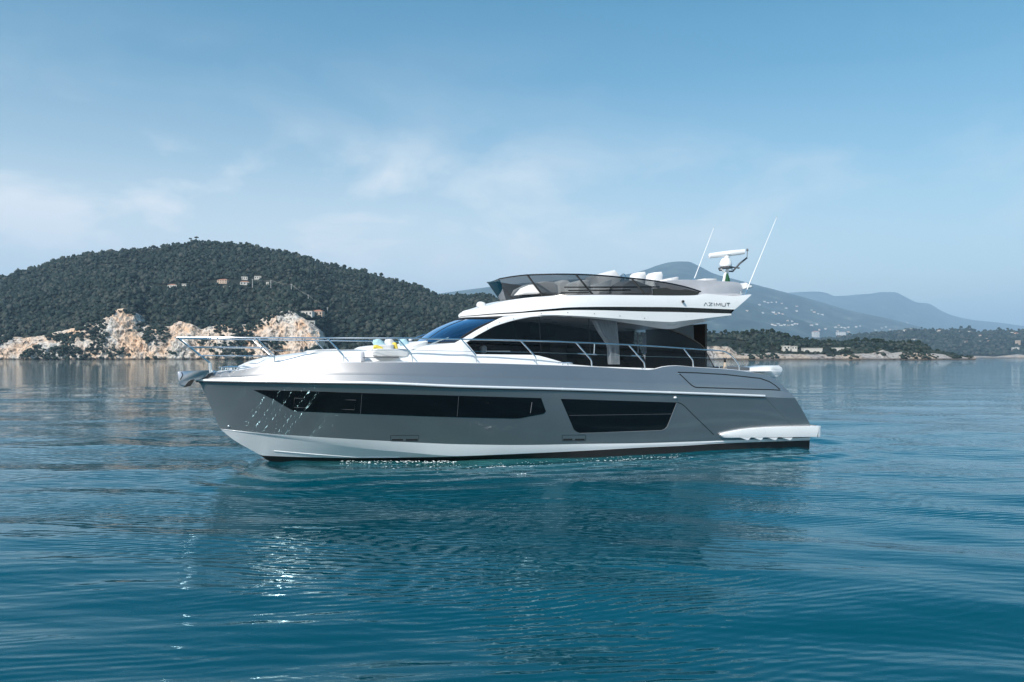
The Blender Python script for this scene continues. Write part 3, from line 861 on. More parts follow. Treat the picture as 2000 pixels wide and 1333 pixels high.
for xa, vv in ((1232, 0.35), (1264, -0.35)):
    s = empty('helm_seat', (0, 0, 0), 0, yacht)
    prism([(xa + 4, 538), (xa + 8, 533.5), (xa + 22, 532.5), (xa + 24.5, 537), (xa + 22, 552), (xa + 12, 577), (xa - 2, 577), (xa + 1, 560)], vv - 0.23, vv + 0.23, 'seat_back', M['fabric'], s, bev=0.06)
    prism([(xa - 18, 562), (xa, 560), (xa + 2, 570), (xa - 16, 571)], vv - 0.28, vv + 0.28, 'seat_cushion', M['fabric'], s, bev=0.05)
    prism([(xa - 8, 570), (xa + 4, 570), (xa + 2, 579), (xa - 6, 579)], vv - 0.1, vv + 0.1, 'seat_pedestal', M['dkgrey'], s, bev=0.02)
# steering wheel
cu, cz = L(1214, 548, -0.5)
mb = MB(); mb.tube([(cu + 0.10 * math.sin(a) * 0.5, -0.5 + 0.19 * math.cos(a), cz + 0.17 * math.sin(a)) for a in np.linspace(0, 2 * math.pi, 25)], 0.014, 6, cap=False)
for a in (0.5, 2.6, 4.7): mb.tube([(cu, -0.5, cz), (cu + 0.05 * math.sin(a), -0.5 + 0.18 * math.cos(a), cz + 0.16 * math.sin(a))], 0.01, 6)
mb.build('steering_wheel', M['chrome'], hc)
# aft sofa
prism([(1286, 551), (1300, 548.8), (1334, 548.2), (1380, 550), (1424, 552.4), (1432, 554), (1437.5, 558), (1440, 565), (1440, 574), (1436, 579.5), (1430, 580), (1340, 580), (1300, 578)], -1.86, -1.30, 'aft_sofa', M['greyfab'], bev=0.07)
prism([(1396, 552), (1424, 552.4), (1432, 554), (1437.5, 558), (1440, 565), (1440, 574), (1436, 579.5), (1404, 580)], -1.28, -0.75, 'aft_sofa_back', M['greyfab'], bev=0.07)
for a, b in ((1293, 1311), (1360, 1385)):
    prism([(a, 547), (b - 3, 543.5 if a < 1320 else 547.2), (b, 545 if a < 1320 else 548.2), (b - 1, 551), (a, 551)], -1.1, -0.3, 'sofa_headrest', M['fabric'], bev=0.03)
prism([(1438, 556), (1442, 554.5), (1446, 557.5), (1453, 560), (1456, 563), (1450, 566), (1439, 566.5)], -0.4, 0.4, 'life_raft', M['white'], bev=0.06)
# small steel rail at the aft end
mb = MB(); P = [on(a, b, lambda u, z: rb(u) - 0.16) for a, b in ((1440, 572), (1446, 569), (1448, 576))]; mb.tube(P, 0.012, 6)
P = [on(a, b, lambda u, z: rb(u) - 0.2) for a, b in ((1442, 574.5), (1455, 572.5))]; mb.tube(P, 0.012, 6); mb.build('stern_grab_rail', M['chrome'], yacht)
# black horn / light on the flybridge side
c = on(1334, 589.3, off_b(rb, 0.03)); mb = MB(); mb.ell(c, (0.035, 0.05, 0.035), n=10, m=14); mb.build('side_lamp', M['black'], yacht)

# lettering on the flybridge side
def Bfly(u, z):
    return rb(u) + 0.004
strokes = {'A': [[(0, 0), (.5, 1), (1, 0)]], 'Z': [[(0, 1), (1, 1), (0, 0), (1, 0)]], 'I': [[(0.5, 0), (0.5, 1)]], 'M': [[(0, 0), (0.12, 1), (.5, 0.15), (0.88, 1), (1, 0)]],
           'U': [[(0, 1), (0, 0.12), (0.12, 0), (0.88, 0), (1, 0.12), (1, 1)]], 'T': [[(0, 1), (1, 1)], [(0.5, 1), (0.5, 0)]]}
mb = MB(); x = 1375.0
for ch, w in (('A', 7), ('Z', 7), ('I', 2.5), ('M', 9), ('U', 7), ('T', 6.6)):
    for st in strokes[ch]:
        P = [on(x + a * w, 597.4 - b * 6.0 + (x - 1375) * 0.022, Bfly) for a, b in st]
        mb.tube(P, 0.0068, 6)
    x += w + 2.3
mb.build('name_lettering', M['black'], yacht, merge=False)

# ---- mast, radar, antennas
vm = 0.0
def pt(px, py, v=vm): u, z = L(px, py, v); return (u, v, z)
mast = empty('radar_mast', (0, 0, 0), 0, yacht)
mb = MB()
mb.tube([pt(1412.5, 556), pt(1416, 537), pt(1421, 526)], [0.05, 0.04, 0.03], 8); mb.tube([pt(1419, 556), pt(1421, 537), pt(1421.5, 527)], [0.045, 0.035, 0.03], 8)
mb.tube([pt(1421, 536), pt(1411, 529), pt(1408, 525.5)], 0.028, 6)
mb.build('mast_post', M['white'], mast)
mb = MB(); mb.tube([pt(1404, 524.2), pt(1430, 522.2), pt(1444, 524)], 0.022, 6); mb.tube([pt(1404, 524), pt(1405, 528.5), pt(1412, 528)], 0.025, 6)
mb.tube([pt(1421, 530.3), pt(1431, 530.5), pt(1445, 515), pt(1459, 504)], [0.022, 0.026, 0.03, 0.026], 6)
mb.tube([pt(1430, 522.5), pt(1429.5, 528)], 0.015, 6)
cc = pt(1418, 523.5); mb.lathe(cc, [(0, -0.02), (0.17, -0.02), (0.18, 0.015), (0, 0.015)], 20)
mb.build('mast_bracket', M['dkgrey'], mast)
c = pt(1417.5, 521.5)
mb = MB(); mb.lathe(c, [(0.0, 0.0), (0.165, 0.0), (0.18, 0.03), (0.178, 0.08), (0.165, 0.14), (0.14, 0.20), (0.10, 0.245), (0.05, 0.265), (0, 0.27)], 28)
mb.build('satellite_dome', M['white'], mast)
a, b = Vector(pt(1384.5, 500.2, 0.12)), Vector(pt(1454, 492, -0.12)); d = b - a
mb = MB()
secs = []
for t, hh, ww in ((0, 0.045, 0.05), (0.01, 0.068, 0.07), (0.25, 0.076, 0.075), (0.5, 0.080, 0.08), (0.75, 0.076, 0.075), (0.99, 0.068, 0.07), (1, 0.045, 0.05)):
    p = a + d * t; side_ = Vector((-d.y, d.x, 0)).normalized()
    secs.append([tuple(p + Vector((0, 0, sz * hh)) + side_ * (sx * ww)) for sx, sz in ((-1, -0.5), (-0.6, -1), (0.6, -1), (1, -0.5), (1, 0.5), (0.6, 1), (-0.6, 1), (-1, 0.5))])
mb.grid(np.array(secs), closed_j=True); mb.f.append(tuple(range(8))); mb.f.append(tuple(len(mb.v) - 8 + k for k in range(8)))
cc = pt(1419.5, 497.5); mb.lathe((cc[0], cc[1], cc[2] - 0.10), [(0, 0), (0.09, 0.0), (0.075, 0.04), (0.10, 0.09), (0.12, 0.10), (0, 0.1)], 18)
rs = mb.build('radar_scanner', M['white'], mast, angle=50)
mb = MB(); e1 = b; mb.ell(tuple(e1), (0.012, 0.03, 0.03), n=8, m=10); mb.build('scanner_emblem', M['midgrey'], rs)
mb = MB(); mb.tube([pt(1459, 504), pt(1459.6, 492)], 0.010, 6); mb.build('light_stalk', M['dkgrey'], mast)
c = pt(1459.6, 489.2); MB().lathe((c[0], c[1], c[2] - 0.03), [(0, 0), (0.03, 0), (0.032, 0.05), (0.022, 0.075), (0, 0.08)], 14).build('anchor_light', M['dkgrey'], mast)
for (xa, ya, xb, yb, vv) in ((1353.5, 552, 1394.5, 445, 1.5), (1454.5, 577, 1517.3, 424.5, -1.75)):
    p0, p1 = Vector(pt(xa, ya, vv)), Vector(pt(xb, yb, vv))
    o = MB().tube([p0, p0.lerp(p1, 0.5), p1], [0.018, 0.013, 0.008], 8).build('antenna', M['white'], yacht)
    MB().ell(tuple(p1), (0.012, 0.012, 0.012), n=6, m=8).build('antenna_tip', M['dkgrey'], o)
    q = p0.lerp(p1, 0.07); MB().tube([p0, q], [0.028, 0.022], 8).build('antenna_base', M['chrome'], o)
# searchlight on the roof brow
c = pt(940, 601, -0.35)
mb = MB(); mb.lathe((c[0], c[1], c[2] - 0.06), [(0, 0), (0.07, 0), (0.06, 0.06), (0.045, 0.09), (0, 0.09)], 18)
Ry = np.array([[math.cos(0.15), 0, math.sin(0.15)], [0, 1, 0], [-math.sin(0.15), 0, math.cos(0.15)]])
mb.ell((c[0], c[1], c[2] + 0.06), (0.115, 0.09, 0.085), p=2.6, R=Ry); sl = mb.build('searchlight', M['white'], yacht)
MB().ell((c[0] - 0.07, c[1], c[2] + 0.06), (0.055, 0.075, 0.07), n=10, m=14).build('searchlight_lens', M['fabric'], sl)

# ---- guard rail
rs_b = lambda u, z=0: max(0.0, bS(u) - 0.10 + 0.0)
rl_b = lambda u, z=0: max(0.16, float(np.interp(u, [-0.8, 0.5, 1.6, 3.0, 5.0, 8.0, 16], [0.30, 0.62, 1.06, bS(3.0) - 0.05, bS(5.0) - 0.08, bS(8.0) - 0.10, bS(15.0) - 0.10])))
top_rail_px = [(346.5, 659.6), (400, 659.6), (460, 659.9), (560, 660.4), (640, 660.8), (720, 661), (777, 661), (850, 662.2), (920, 663.4), (1017, 665.6), (1080, 667.4), (1125, 669.3), (1180, 671.6), (1228, 674), (1320, 679.6), (1370, 683.2), (1405, 685.6), (1415, 687.4), (1424, 692), (1433, 700), (1441, 710.5), (1443.6, 715), (1443.8, 724)]
rail = empty('guard_rail', (0, 0, 0), 0, yacht)
tr_ = Poly(top_rail_px, rl_b)
TP = np.array([tr_.at(s) for s in np.linspace(0, 1, 160)])
nose = [(TP[0, 0] - 0.06 * math.cos(a), TP[0, 1] * math.sin(a) if False else TP[0, 1] * a, TP[0, 2]) for a in np.linspace(-1, 1, 7)][::-1]
nose = [(TP[0, 0] - 0.05 * (1 - k * k), TP[0, 1] * k, TP[0, 2]) for k in np.linspace(-1, 1, 7)]
full = np.concatenate([mirror(TP)[::-1], np.array(nose[1:-1]), TP])
MB().tube(full, 0.0165, 8).build('top_rail', M['chrome'], rail)
def st_pts(chain, bfun):
    return [on(a, b, bfun) for a, b in chain]
near = [[(500, 661), (536, 695.5), (537, 712)], [(639.6, 661.8), (671, 694.5), (672, 710)], [(777, 661.6), (804.5, 692.5), (806, 711)], [(902, 664), (929.5, 694.5), (931, 712)],
        [(1017, 666), (1046.5, 698), (1048, 715)], [(1125, 669.6), (1155, 704), (1156, 719)], [(1228, 674.3), (1258.5, 709), (1260, 726)], [(1335, 681), (1353, 704), (1354.5, 720)]]
for ch in near:
    A_, B_, C_ = st_pts([ch[0]], rl_b)[0], st_pts([ch[1]], rs_b)[0], st_pts([ch[2]], rs_b)[0]
    A_ = np.array(A_); B_ = np.array(B_); C_ = np.array(C_)
    m1 = B_ + (A_ - B_) * 0.08; m2 = B_ + (C_ - B_) * 0.2
    P = np.array([A_, m1, B_ * 0.5 + (m1 + m2) * 0.25, m2, C_])
    for Q in (P, mirror(P)):
        MB().tube(Q, [0.0155] * 5, 8).build('stanchion', M['chrome'], rail)
# pulpit legs and intermediate rails
leg = [on(346.5, 660, rl_b), on(378, 684.5, lambda u, z: 0.24), on(409.5, 709.5, lambda u, z: 0.17), on(411, 725, lambda u, z: 0.17)]
for Q in (np.array(leg), mirror(np.array(leg))):
    MB().tube(Q[:3], 0.019, 8).build('pulpit_leg', M['chrome'], rail)
    MB().tube([Q[2], Q[3] - np.array([0, 0, 0.04])], [0.030, 0.036], 8).build('leg_socket', M['chrome'], rail)
for px in ([(366, 678.4), (440, 678.6), (520, 679.2)], [(387, 695), (460, 695.6), (537, 696.5)]):
    bfun = lambda u, z: float(np.interp(u, [-0.5, 0.3, 1.8, 2.4], [0.26, 0.42, max(0.3, rs_b(1.8)), max(0.3, rs_b(2.4))]))
    P = np.array([on(a, b, bfun) for a, b in px])
    for Q in (P, mirror(P)): MB().tube(Q, 0.013, 8).build('mid_rail', M['chrome'], rail)
# slim guard wires
wr = [(540, 684), (660, 685), (790, 684), (920, 687), (1035, 688.5), (1140, 692), (1245, 696.5), (1344, 698.5), (1431, 701)]
P = np.array([on(a, b, lambda u, z: 0.5 * (rl_b(u) + rs_b(u))) for a, b in wr])
for Q in (P, mirror(P)): MB().tube(Q, 0.0045, 5).build('guard_wire', M['chrome'], rail)
# boarding gate
g0, g1 = on(1161, 671.5, rl_b), on(1160, 691.5, rl_b); MB().tube([g0, g1], 0.013, 8).build('gate_post', M['chrome'], rail)
MB().tube([on(1128, 691, rl_b), on(1166, 693, rl_b)], 0.012, 8).build('gate_rail', M['chrome'], rail)
MB().tube([on(1233, 695, rl_b), on(1251, 696, rl_b)], 0.012, 8).build('gate_rail', M['chrome'], rail)
# cleats
def cleat(px, py, bf, far=False):
    u, v, z = on(px, py, bf)
    if far: v = -v
    mb = MB(); mb.tube([(u - 0.19, v, z + 0.075), (u - 0.1, v, z + 0.085), (u + 0.1, v, z + 0.085), (u + 0.19, v, z + 0.075)], [0.012, 0.018, 0.018, 0.012], 8)
    for k in (-0.06, 0.06): mb.tube([(u + k * 1.2, v, z), (u + k, v, z + 0.08)], 0.016, 8)
    mb.build('cleat', M['chrome'], yacht)
cleat(1104, 716, rs_b); cleat(451, 724.5, lambda u, z: 0.35); cleat(458, 723.5, lambda u, z: -0.35)
# windlass and chain stopper on the foredeck
c = pt(431, 724, -0.1)
mb = MB()
for k in range(3): mb.lathe((c[0] + 0.09 * k, c[1], c[2] - 0.02), [(0, 0), (0.035, 0), (0.03, 0.05), (0.045, 0.08), (0.045, 0.10), (0, 0.105)], 14)
mb.build('windlass', M['chrome'], yacht)
# bow roller with anchor
def slab(px, v0, v1, name, m, parent): return prism(px, v0, v1, name, m, parent, bev=0.012)
roller = empty('bow_roller', (0, 0, 0), 0, yacht)
for v0, v1 in ((-0.15, -0.12), (0.12, 0.15)):
    slab([(346.5, 728), (349, 725.6), (412, 723.3), (404, 735), (392, 741), (378, 743), (368, 749), (361, 754), (352, 753.6), (348.5, 748)], v0, v1, 'cheek_plate', M['steel'], roller)
slab([(352, 726), (412, 724), (400, 738), (372, 738)], -0.12, 0.12, 'roller_bed', M['steel'], roller)
anchor = empty('anchor', (0, 0, 0), 0, yacht)
mb = MB(); sec = []
for x, y, w, th in ((351, 752, 0.04, 0.008), (357, 754.5, 0.10, 0.012), (366, 752, 0.13, 0.016), (374, 746, 0.10, 0.018), (379, 741.5, 0.03, 0.014)):
    u, z = L(x, y, 0); sec.append([(u, -w, z + th), (u, 0, z - th), (u, w, z + th), (u, 0, z + th * 1.8)])
mb.grid(np.array(sec), closed_j=True); mb.build('fluke', M['chrome'], anchor)
slab([(368, 745), (372, 742), (381, 740.5), (372, 754.5), (358, 757)], -0.155, -0.135, 'fluke_edge', M['black'], anchor)
MB().tube([pt(368, 741), pt(400, 731), pt(420, 726)], 0.03, 8).build('shank', M['chrome'], anchor)
MB().tube([on(354.5, 727.5, lambda u, z: 0.155), on(357, 733, lambda u, z: 0.155), on(352, 742, lambda u, z: 0.155)], 0.010, 6).build('keeper_pin', M['black'], roller)

# ---- foredeck lounge
prism([(590, 694), (596, 688.5), (608, 684), (625, 683.5), (645, 682.5), (655, 684), (662, 687.5), (664, 692), (640, 694)], -0.95, 0.95, 'sun_mattress', M['fabric'], bev=0.10)
lounge = empty('foredeck_sofa', (0, 0, 0), 0, yacht)
prism([(712, 684.5), (716, 682.5), (774, 682.5), (778.5, 685), (778.5, 694), (776, 696.5), (716, 696.8), (712, 694.5)], -1.53, 0.9, 'seat_cushion', M['fabric'], lounge, bev=0.05)
prism([(707, 698.4), (779, 697.6), (779, 699), (707, 699.8)], -1.60, -1.5, 'seat_gap', M['dkgrey'], lounge, bev=0.004)
prism([(702.5, 686), (705, 681), (714, 677), (728, 675), (752, 674.5), (752, 686), (703, 688)], -1.2, 1.1, 'bolster', M['fabric'], lounge, bev=0.09)
prism([(777, 686), (778, 678), (792, 672), (808, 667.6), (812, 668.4), (812, 678), (806, 685.6)], -1.5, 1.1, 'backrest', M['fabric'], lounge, bev=0.07)
prism([(704.5, 687), (710.5, 687), (713, 707), (704.5, 707)], -1.60, -1.45, 'shaded_pillar', M['greyfab'], lounge, bev=0.02)  # end pillar of the sofa, its shading put into the grey colour

# ---- swim platform with its side sponson
pb = lambda u, z=0: bP(u) + float(np.interp(u, [13.0, 13.4, 14.3, 15.2, 17], [0.10, 0.12, 0.14, 0.16, 0.16]))
ptop = [(1407.4, 850), (1411, 847.6), (1429, 843.7), (1462.6, 838.4), (1507.6, 835.4), (1552.6, 834.3), (1598, 833.8)]
pbot = [(1407.6, 851.2), (1411, 854), (1416, 855.2), (1440, 855.2), (1500, 854.6), (1552, 854), (1596, 853.6)]
lt, lb = Line(ptop, pb), Line(pbot, pb)
s_ = np.linspace(0, 1, 40) ** 1.4
A = np.array([lt.at(t) for t in s_]); Bq = np.array([lb.at(t) for t in s_])
Mi = A * 0.5 + Bq * 0.5; Mi[:, 1] -= 0.02
Ai = A.copy(); Ai[:, 1] = [-(bP(u) - 0.15) for u in A[:, 0]]; Ai[:, 2] += 0.01
Bi = Bq.copy(); Bi[:, 1] = [-(bP(u) - 0.15) for u in Bq[:, 0]]
A2 = A.copy(); A2[:, 1] += 0.03; A2[:, 2] += 0.012
mb = MB(); both(mb, np.array([Ai, A2, A, Mi, Bq, Bi]))
# rounded aft corner and aft face
zt0, zb0 = A[-1, 2], Bq[-1, 2]; uu = A[-1, 0]; bo = -A[-1, 1]; R = 0.22
cor = [(uu + R * math.sin(a), -(bo - R + R * math.cos(a))) for a in np.linspace(0, math.pi / 2, 9)]
cor += [(uu + R, v) for v in np.linspace(-(bo - R), bo - R, 12)[1:-1]] + [(x, -y) for x, y in cor[::-1]]
mb.grid(np.array([[(x, y, z) for x, y in cor] for z in (zt0 + 0.0, zt0 * 0.5 + zb0 * 0.5, zb0)]))
u_in = 14.7
for z in (zt0, zb0):
    mb.grid(np.array([[(u_in, y, z) for x, y in cor], [(x, y, z) for x, y in cor]]))
plat = mb.build('swim_platform', M['white'], yacht, angle=40)
mb = MB(); mb.grid(np.array([[(u_in, y * 0.93, zt0 + 0.008) for x, y in cor], [(x - 0.05, y * 0.95, zt0 + 0.008) for x, y in cor]])); mb.build('platform_teak', M['teak'], plat)
for xa, xb in ((1441, 1460), (1467, 1485), (1495, 1513), (1522, 1542)):
    prism([(xa, 854.5), (xb, 854.3), (xb - 3.5, 859.0), (xb - 6.5, 859.2)], -2.30, -2.05, 'platform_bracket', M['white2'], plat, bev=0.003)

# ---- cockpit aft
prism([(1398, 717), (1428, 716), (1446, 718), (1446, 728), (1398, 728)], -1.5, -0.6, 'cockpit_sofa', M['dkgrey'], bev=0.05)
prism([(1446, 727), (1450, 721), (1464, 717), (1492, 714.3), (1505, 714), (1511, 717.5), (1512.5, 723), (1508, 733), (1500, 737), (1450, 735)], -1.55, -0.75, 'aft_sunpad', M['white'], bev=0.07)
c = pt(1416, 719, -1.75); mb = MB(); mb.lathe((c[0], c[1], c[2] - 0.05), [(0, 0), (0.05, 0), (0.045, 0.1), (0.035, 0.18), (0.03, 0.2), (0, 0.2)], 14); bz = mb.build('mooring_bollard', M['beige'], yacht)
mb = MB(); mb.lathe((c[0], c[1], c[2] + 0.148), [(0.0, 0), (0.035, 0), (0.03, 0.05), (0.042, 0.075), (0, 0.08)], 12)
for k in (-1, 0, 1): mb.tube([(c[0], c[1], c[2] + 0.21), (c[0] + 0.05 * k, c[1], c[2] + 0.27)], 0.012, 6)
mb.build('bollard_head', M['black'], bz)
mb = MB(); mb.tube([pt(1405, 722, -1.9), pt(1405, 715.5, -1.9)], 0.014, 6); mb.build('fairlead', M['chrome'], yacht)

# ---- loose things on board
def pillow(px, py, v, r, rot, m, label, group='loose pillows on the foredeck sofa'):
    u, z = L(px, py, v)
    cx, cz = math.cos(rot), math.sin(rot)
    Rm = np.array([[cx, 0, cz], [0, 1, 0], [-cz, 0, cx]])
    mb = MB()
    n, m_ = 17, 25
    G1, G2 = [], []
    for i in range(n):
        a = -1 + 2 * i / (n - 1)
        r1, r2 = [], []
        for j in range(n):
            b = -1 + 2 * j / (n - 1)
            h = ((1 - a ** 4) * (1 - b ** 4)) ** 0.55
            sh = 1 - 0.07 * (1 - max(abs(a), abs(b)) ** 2) * 0
            pin = 1 - 0.08 * (1 - abs(a) ** 2) * (abs(b) ** 3); pin2 = 1 - 0.08 * (1 - abs(b) ** 2) * (abs(a) ** 3)
            y, zz = r[1] * a * pin2, r[2] * b * pin
            r1.append((r[0] * h, y, zz)); r2.append((-r[0] * h, y, zz))
        G1.append(r1); G2.append(r2)
    for Gk, fl in ((G1, False), (G2, True)):
        A_ = np.array(Gk) @ Rm.T
        mb.grid(A_, flip=fl)
    o = mb.build('pillow', m, None, angle=80)
    o.location = (PX + CT * u - ST * v, PY + ST * u + CT * v, z); o.rotation_euler = (0, 0, TH)
    tag(o, label, 'pillow', group)
pillow(743, 676, -0.75, (0.10, 0.24, 0.20), -0.75, M['paleblue'], 'large pale blue pillow behind the wide yellow pillow on the white foredeck sofa')
pillow(764, 676, -0.55, (0.10, 0.24, 0.19), -0.55, M['fabric'], 'white pillow between the blue and the small yellow pillow on the foredeck sofa')
pillow(790, 673, -0.30, (0.09, 0.24, 0.15), -0.5, M['paleblue'], 'pale blue pillow nearest the windshield on the foredeck sofa')
pillow(737, 682, -1.15, (0.08, 0.22, 0.12), -1.2, M['yellow'], 'wide yellow pillow lying in front of the pale blue pillow on the sofa')
pillow(772, 679.5, -0.98, (0.05, 0.13, 0.135), -0.25, M['yellow'], 'narrow yellow pillow standing edge-on against the white pillow')
# furled flag on the mast
u, z = L(1420.5, 545.5, -0.1)
G = []
for i, (w, dz) in enumerate(((0.015, 0.17), (0.035, 0.10), (0.055, 0.02), (0.07, -0.08), (0.06, -0.18))):
    G.append([(w * math.cos(a) * (1 + 0.25 * math.sin(3 * a + i)), w * 0.7 * math.sin(a) * (1 + 0.2 * math.cos(4 * a)), dz) for a in np.linspace(0, 2 * math.pi, 18, endpoint=False)])
o = MB().grid(np.array(G), closed_j=True).build('flag', M['flag'])
o.location = (PX + CT * u - ST * -0.1, PY + ST * u + CT * -0.1, z); tag(o, 'furled green flag hanging below the satellite dome of the yacht', 'flag')

# ================================================================== SETTING
# ---- water
def water_material():
    m, n, l, b = new_mat('sea_water')
    geo = n.new('ShaderNodeNewGeometry')
    b.inputs['IOR'].default_value = 1.333
    b.inputs['Specular Tint'].default_value = (0.25, 0.78, 1.0, 1)
    b.inputs['Roughness'].default_value = 0.04
    b.inputs['Specular IOR Level'].default_value = 0.45
    # body colour: deep teal, with a paler aerated tint where the boat has stirred air into it
    at = n.new('ShaderNodeAttribute'); at.attribute_name = 'aerated'
    big = n.new('ShaderNodeTexNoise'); big.inputs['Scale'].default_value = 0.05; big.inputs['Detail'].default_value = 3
    l.new(geo.outputs['Position'], big.inputs['Vector'])
    rp = n.new('ShaderNodeValToRGB')
    rp.color_ramp.elements[0].position = 0.35; rp.color_ramp.elements[0].color = (0.0002, 0.050, 0.070, 1)
    rp.color_ramp.elements[1].position = 0.65; rp.color_ramp.elements[1].color = (0.0003, 0.080, 0.116, 1)
    l.new(big.outputs['Fac'], rp.inputs[0])
    mx = n.new('ShaderNodeMix'); mx.data_type = 'RGBA'
    l.new(at.outputs['Fac'], mx.inputs['Factor']); l.new(rp.outputs[0], mx.inputs[6]); mx.inputs[7].default_value = (0.030, 0.115, 0.115, 1)
    # ripples: two stretched noises, patchy cat's paws
    def noise(scale, sx, sy, rot, detail=4, rough=0.5, dist=0.0):
        mp = n.new('ShaderNodeMapping'); mp.inputs['Scale'].default_value = (sx, sy, 1); mp.inputs['Rotation'].default_value = (0, 0, rot)
        l.new(geo.outputs['Position'], mp.inputs[0])
        t = n.new('ShaderNodeTexNoise'); t.inputs['Scale'].default_value = scale; t.inputs['Detail'].default_value = detail
        t.inputs['Roughness'].default_value = rough; t.inputs['Distortion'].default_value = dist
        l.new(mp.outputs[0], t.inputs['Vector']); return t.outputs['Fac']
    a = noise(2.6, 0.40, 1.0, 0.16, 3, 0.5, 0.6)
    c = noise(5.6, 0.30, 1.0, -0.12, 3, 0.55, 0.5)
    d = noise(1.1, 0.6, 1.0, 0.1, 3, 0.5, 0.4)
    patch = noise(0.10, 0.5, 1.0, 0.1, 3, 0.5, 0.5)
    pr = n.new('ShaderNodeMapRange'); pr.inputs['From Min'].default_value = 0.38; pr.inputs['From Max'].default_value = 0.62
    pr.inputs['To Min'].default_value = 0.30; pr.inputs['To Max'].default_value = 1.15; l.new(patch, pr.inputs['Value'])
    def mul(x, k):
        q = n.new('ShaderNodeMath'); q.operation = 'MULTIPLY'; l.new(x, q.inputs[0])
        if isinstance(k, float): q.inputs[1].default_value = k
        else: l.new(k, q.inputs[1])
        return q.outputs[0]
    def add(x, y):
        q = n.new('ShaderNodeMath'); q.operation = 'ADD'; l.new(x, q.inputs[0]); l.new(y, q.inputs[1]); return q.outputs[0]
    fine = mul(add(mul(a, WAVE_A), mul(c, WAVE_C)), pr.outputs[0])
    h = add(fine, mul(d, WAVE_D))
    # small wind ripples: trains of short waves, bent and broken by noise
    sp = n.new('ShaderNodeSeparateXYZ'); l.new(geo.outputs['Position'], sp.inputs[0])
    for lam, ang, slope, ns in ((0.115, -14, 0.050, 0.45), (0.165, 11, 0.046, 0.30), (0.26, -4, 0.036, 0.22), (0.42, 19, 0.026, 0.16)):
        k = 2 * math.pi / lam; a_ = math.radians(ang)
        ph = n.new('ShaderNodeMath'); ph.operation = 'MULTIPLY_ADD'
        l.new(sp.outputs['X'], ph.inputs[0]); ph.inputs[1].default_value = k * math.sin(a_)
        l.new(mul(sp.outputs['Y'], k * math.cos(a_)), ph.inputs[2])
        wob = noise(ns * 1.6, 0.7, 1.0, ang * 0.05, 3, 0.5, 0.0)
        sn = n.new('ShaderNodeMath'); sn.operation = 'SINE'; l.new(add(ph.outputs[0], mul(wob, 26.0)), sn.inputs[0])
        mk = noise(ns, 0.45, 1.0, ang * 0.03, 3, 0.55, 0.3)
        mr = n.new('ShaderNodeMapRange'); mr.inputs['From Min'].default_value = 0.42; mr.inputs['From Max'].default_value = 0.64
        mr.inputs['To Min'].default_value = 0.06; mr.inputs['To Max'].default_value = 1.35; l.new(mk, mr.inputs['Value'])
        h = add(h, mul(mul(sn.outputs[0], mr.outputs[0]), slope / k))
    bp = n.new('ShaderNodeBump'); bp.inputs['Strength'].default_value = 1.0; bp.inputs['Distance'].default_value = 1.0
    l.new(h, bp.inputs['Height'])
    dif = n.new('ShaderNodeBsdfDiffuse'); gls = n.new('ShaderNodeBsdfGlossy'); fr = n.new('ShaderNodeFresnel'); ms = n.new('ShaderNodeMixShader')
    l.new(mx.outputs[2], dif.inputs['Color']); gls.inputs['Roughness'].default_value = 0.03
    fr.inputs['IOR'].default_value = 1.333
    for q in (dif, gls, fr): l.new(bp.outputs[0], q.inputs['Normal'])
    l.new(fr.outputs[0], ms.inputs[0]); l.new(dif.outputs[0], ms.inputs[1]); l.new(gls.outputs[0], ms.inputs[2])
    # the reflection is bluish looking down into the water and neutral where the view grazes it
    gm = n.new('ShaderNodeMapRange'); gm.inputs['From Min'].default_value = 0.10; gm.inputs['From Max'].default_value = 0.60; l.new(fr.outputs[0], gm.inputs['Value'])
    gc = n.new('ShaderNodeMix'); gc.data_type = 'RGBA'; l.new(gm.outputs[0], gc.inputs['Factor'])
    gc.inputs[6].default_value = (0.50, 0.86, 1.0, 1); gc.inputs[7].default_value = (0.93, 0.98, 1.0, 1); l.new(gc.outputs[2], gls.inputs['Color'])
    l.new(ms.outputs[0], n['Material Output'].inputs['Surface']); n.remove(b)
    return m
WAVE_A, WAVE_C, WAVE_D = 0.013, 0.0060, 0.020

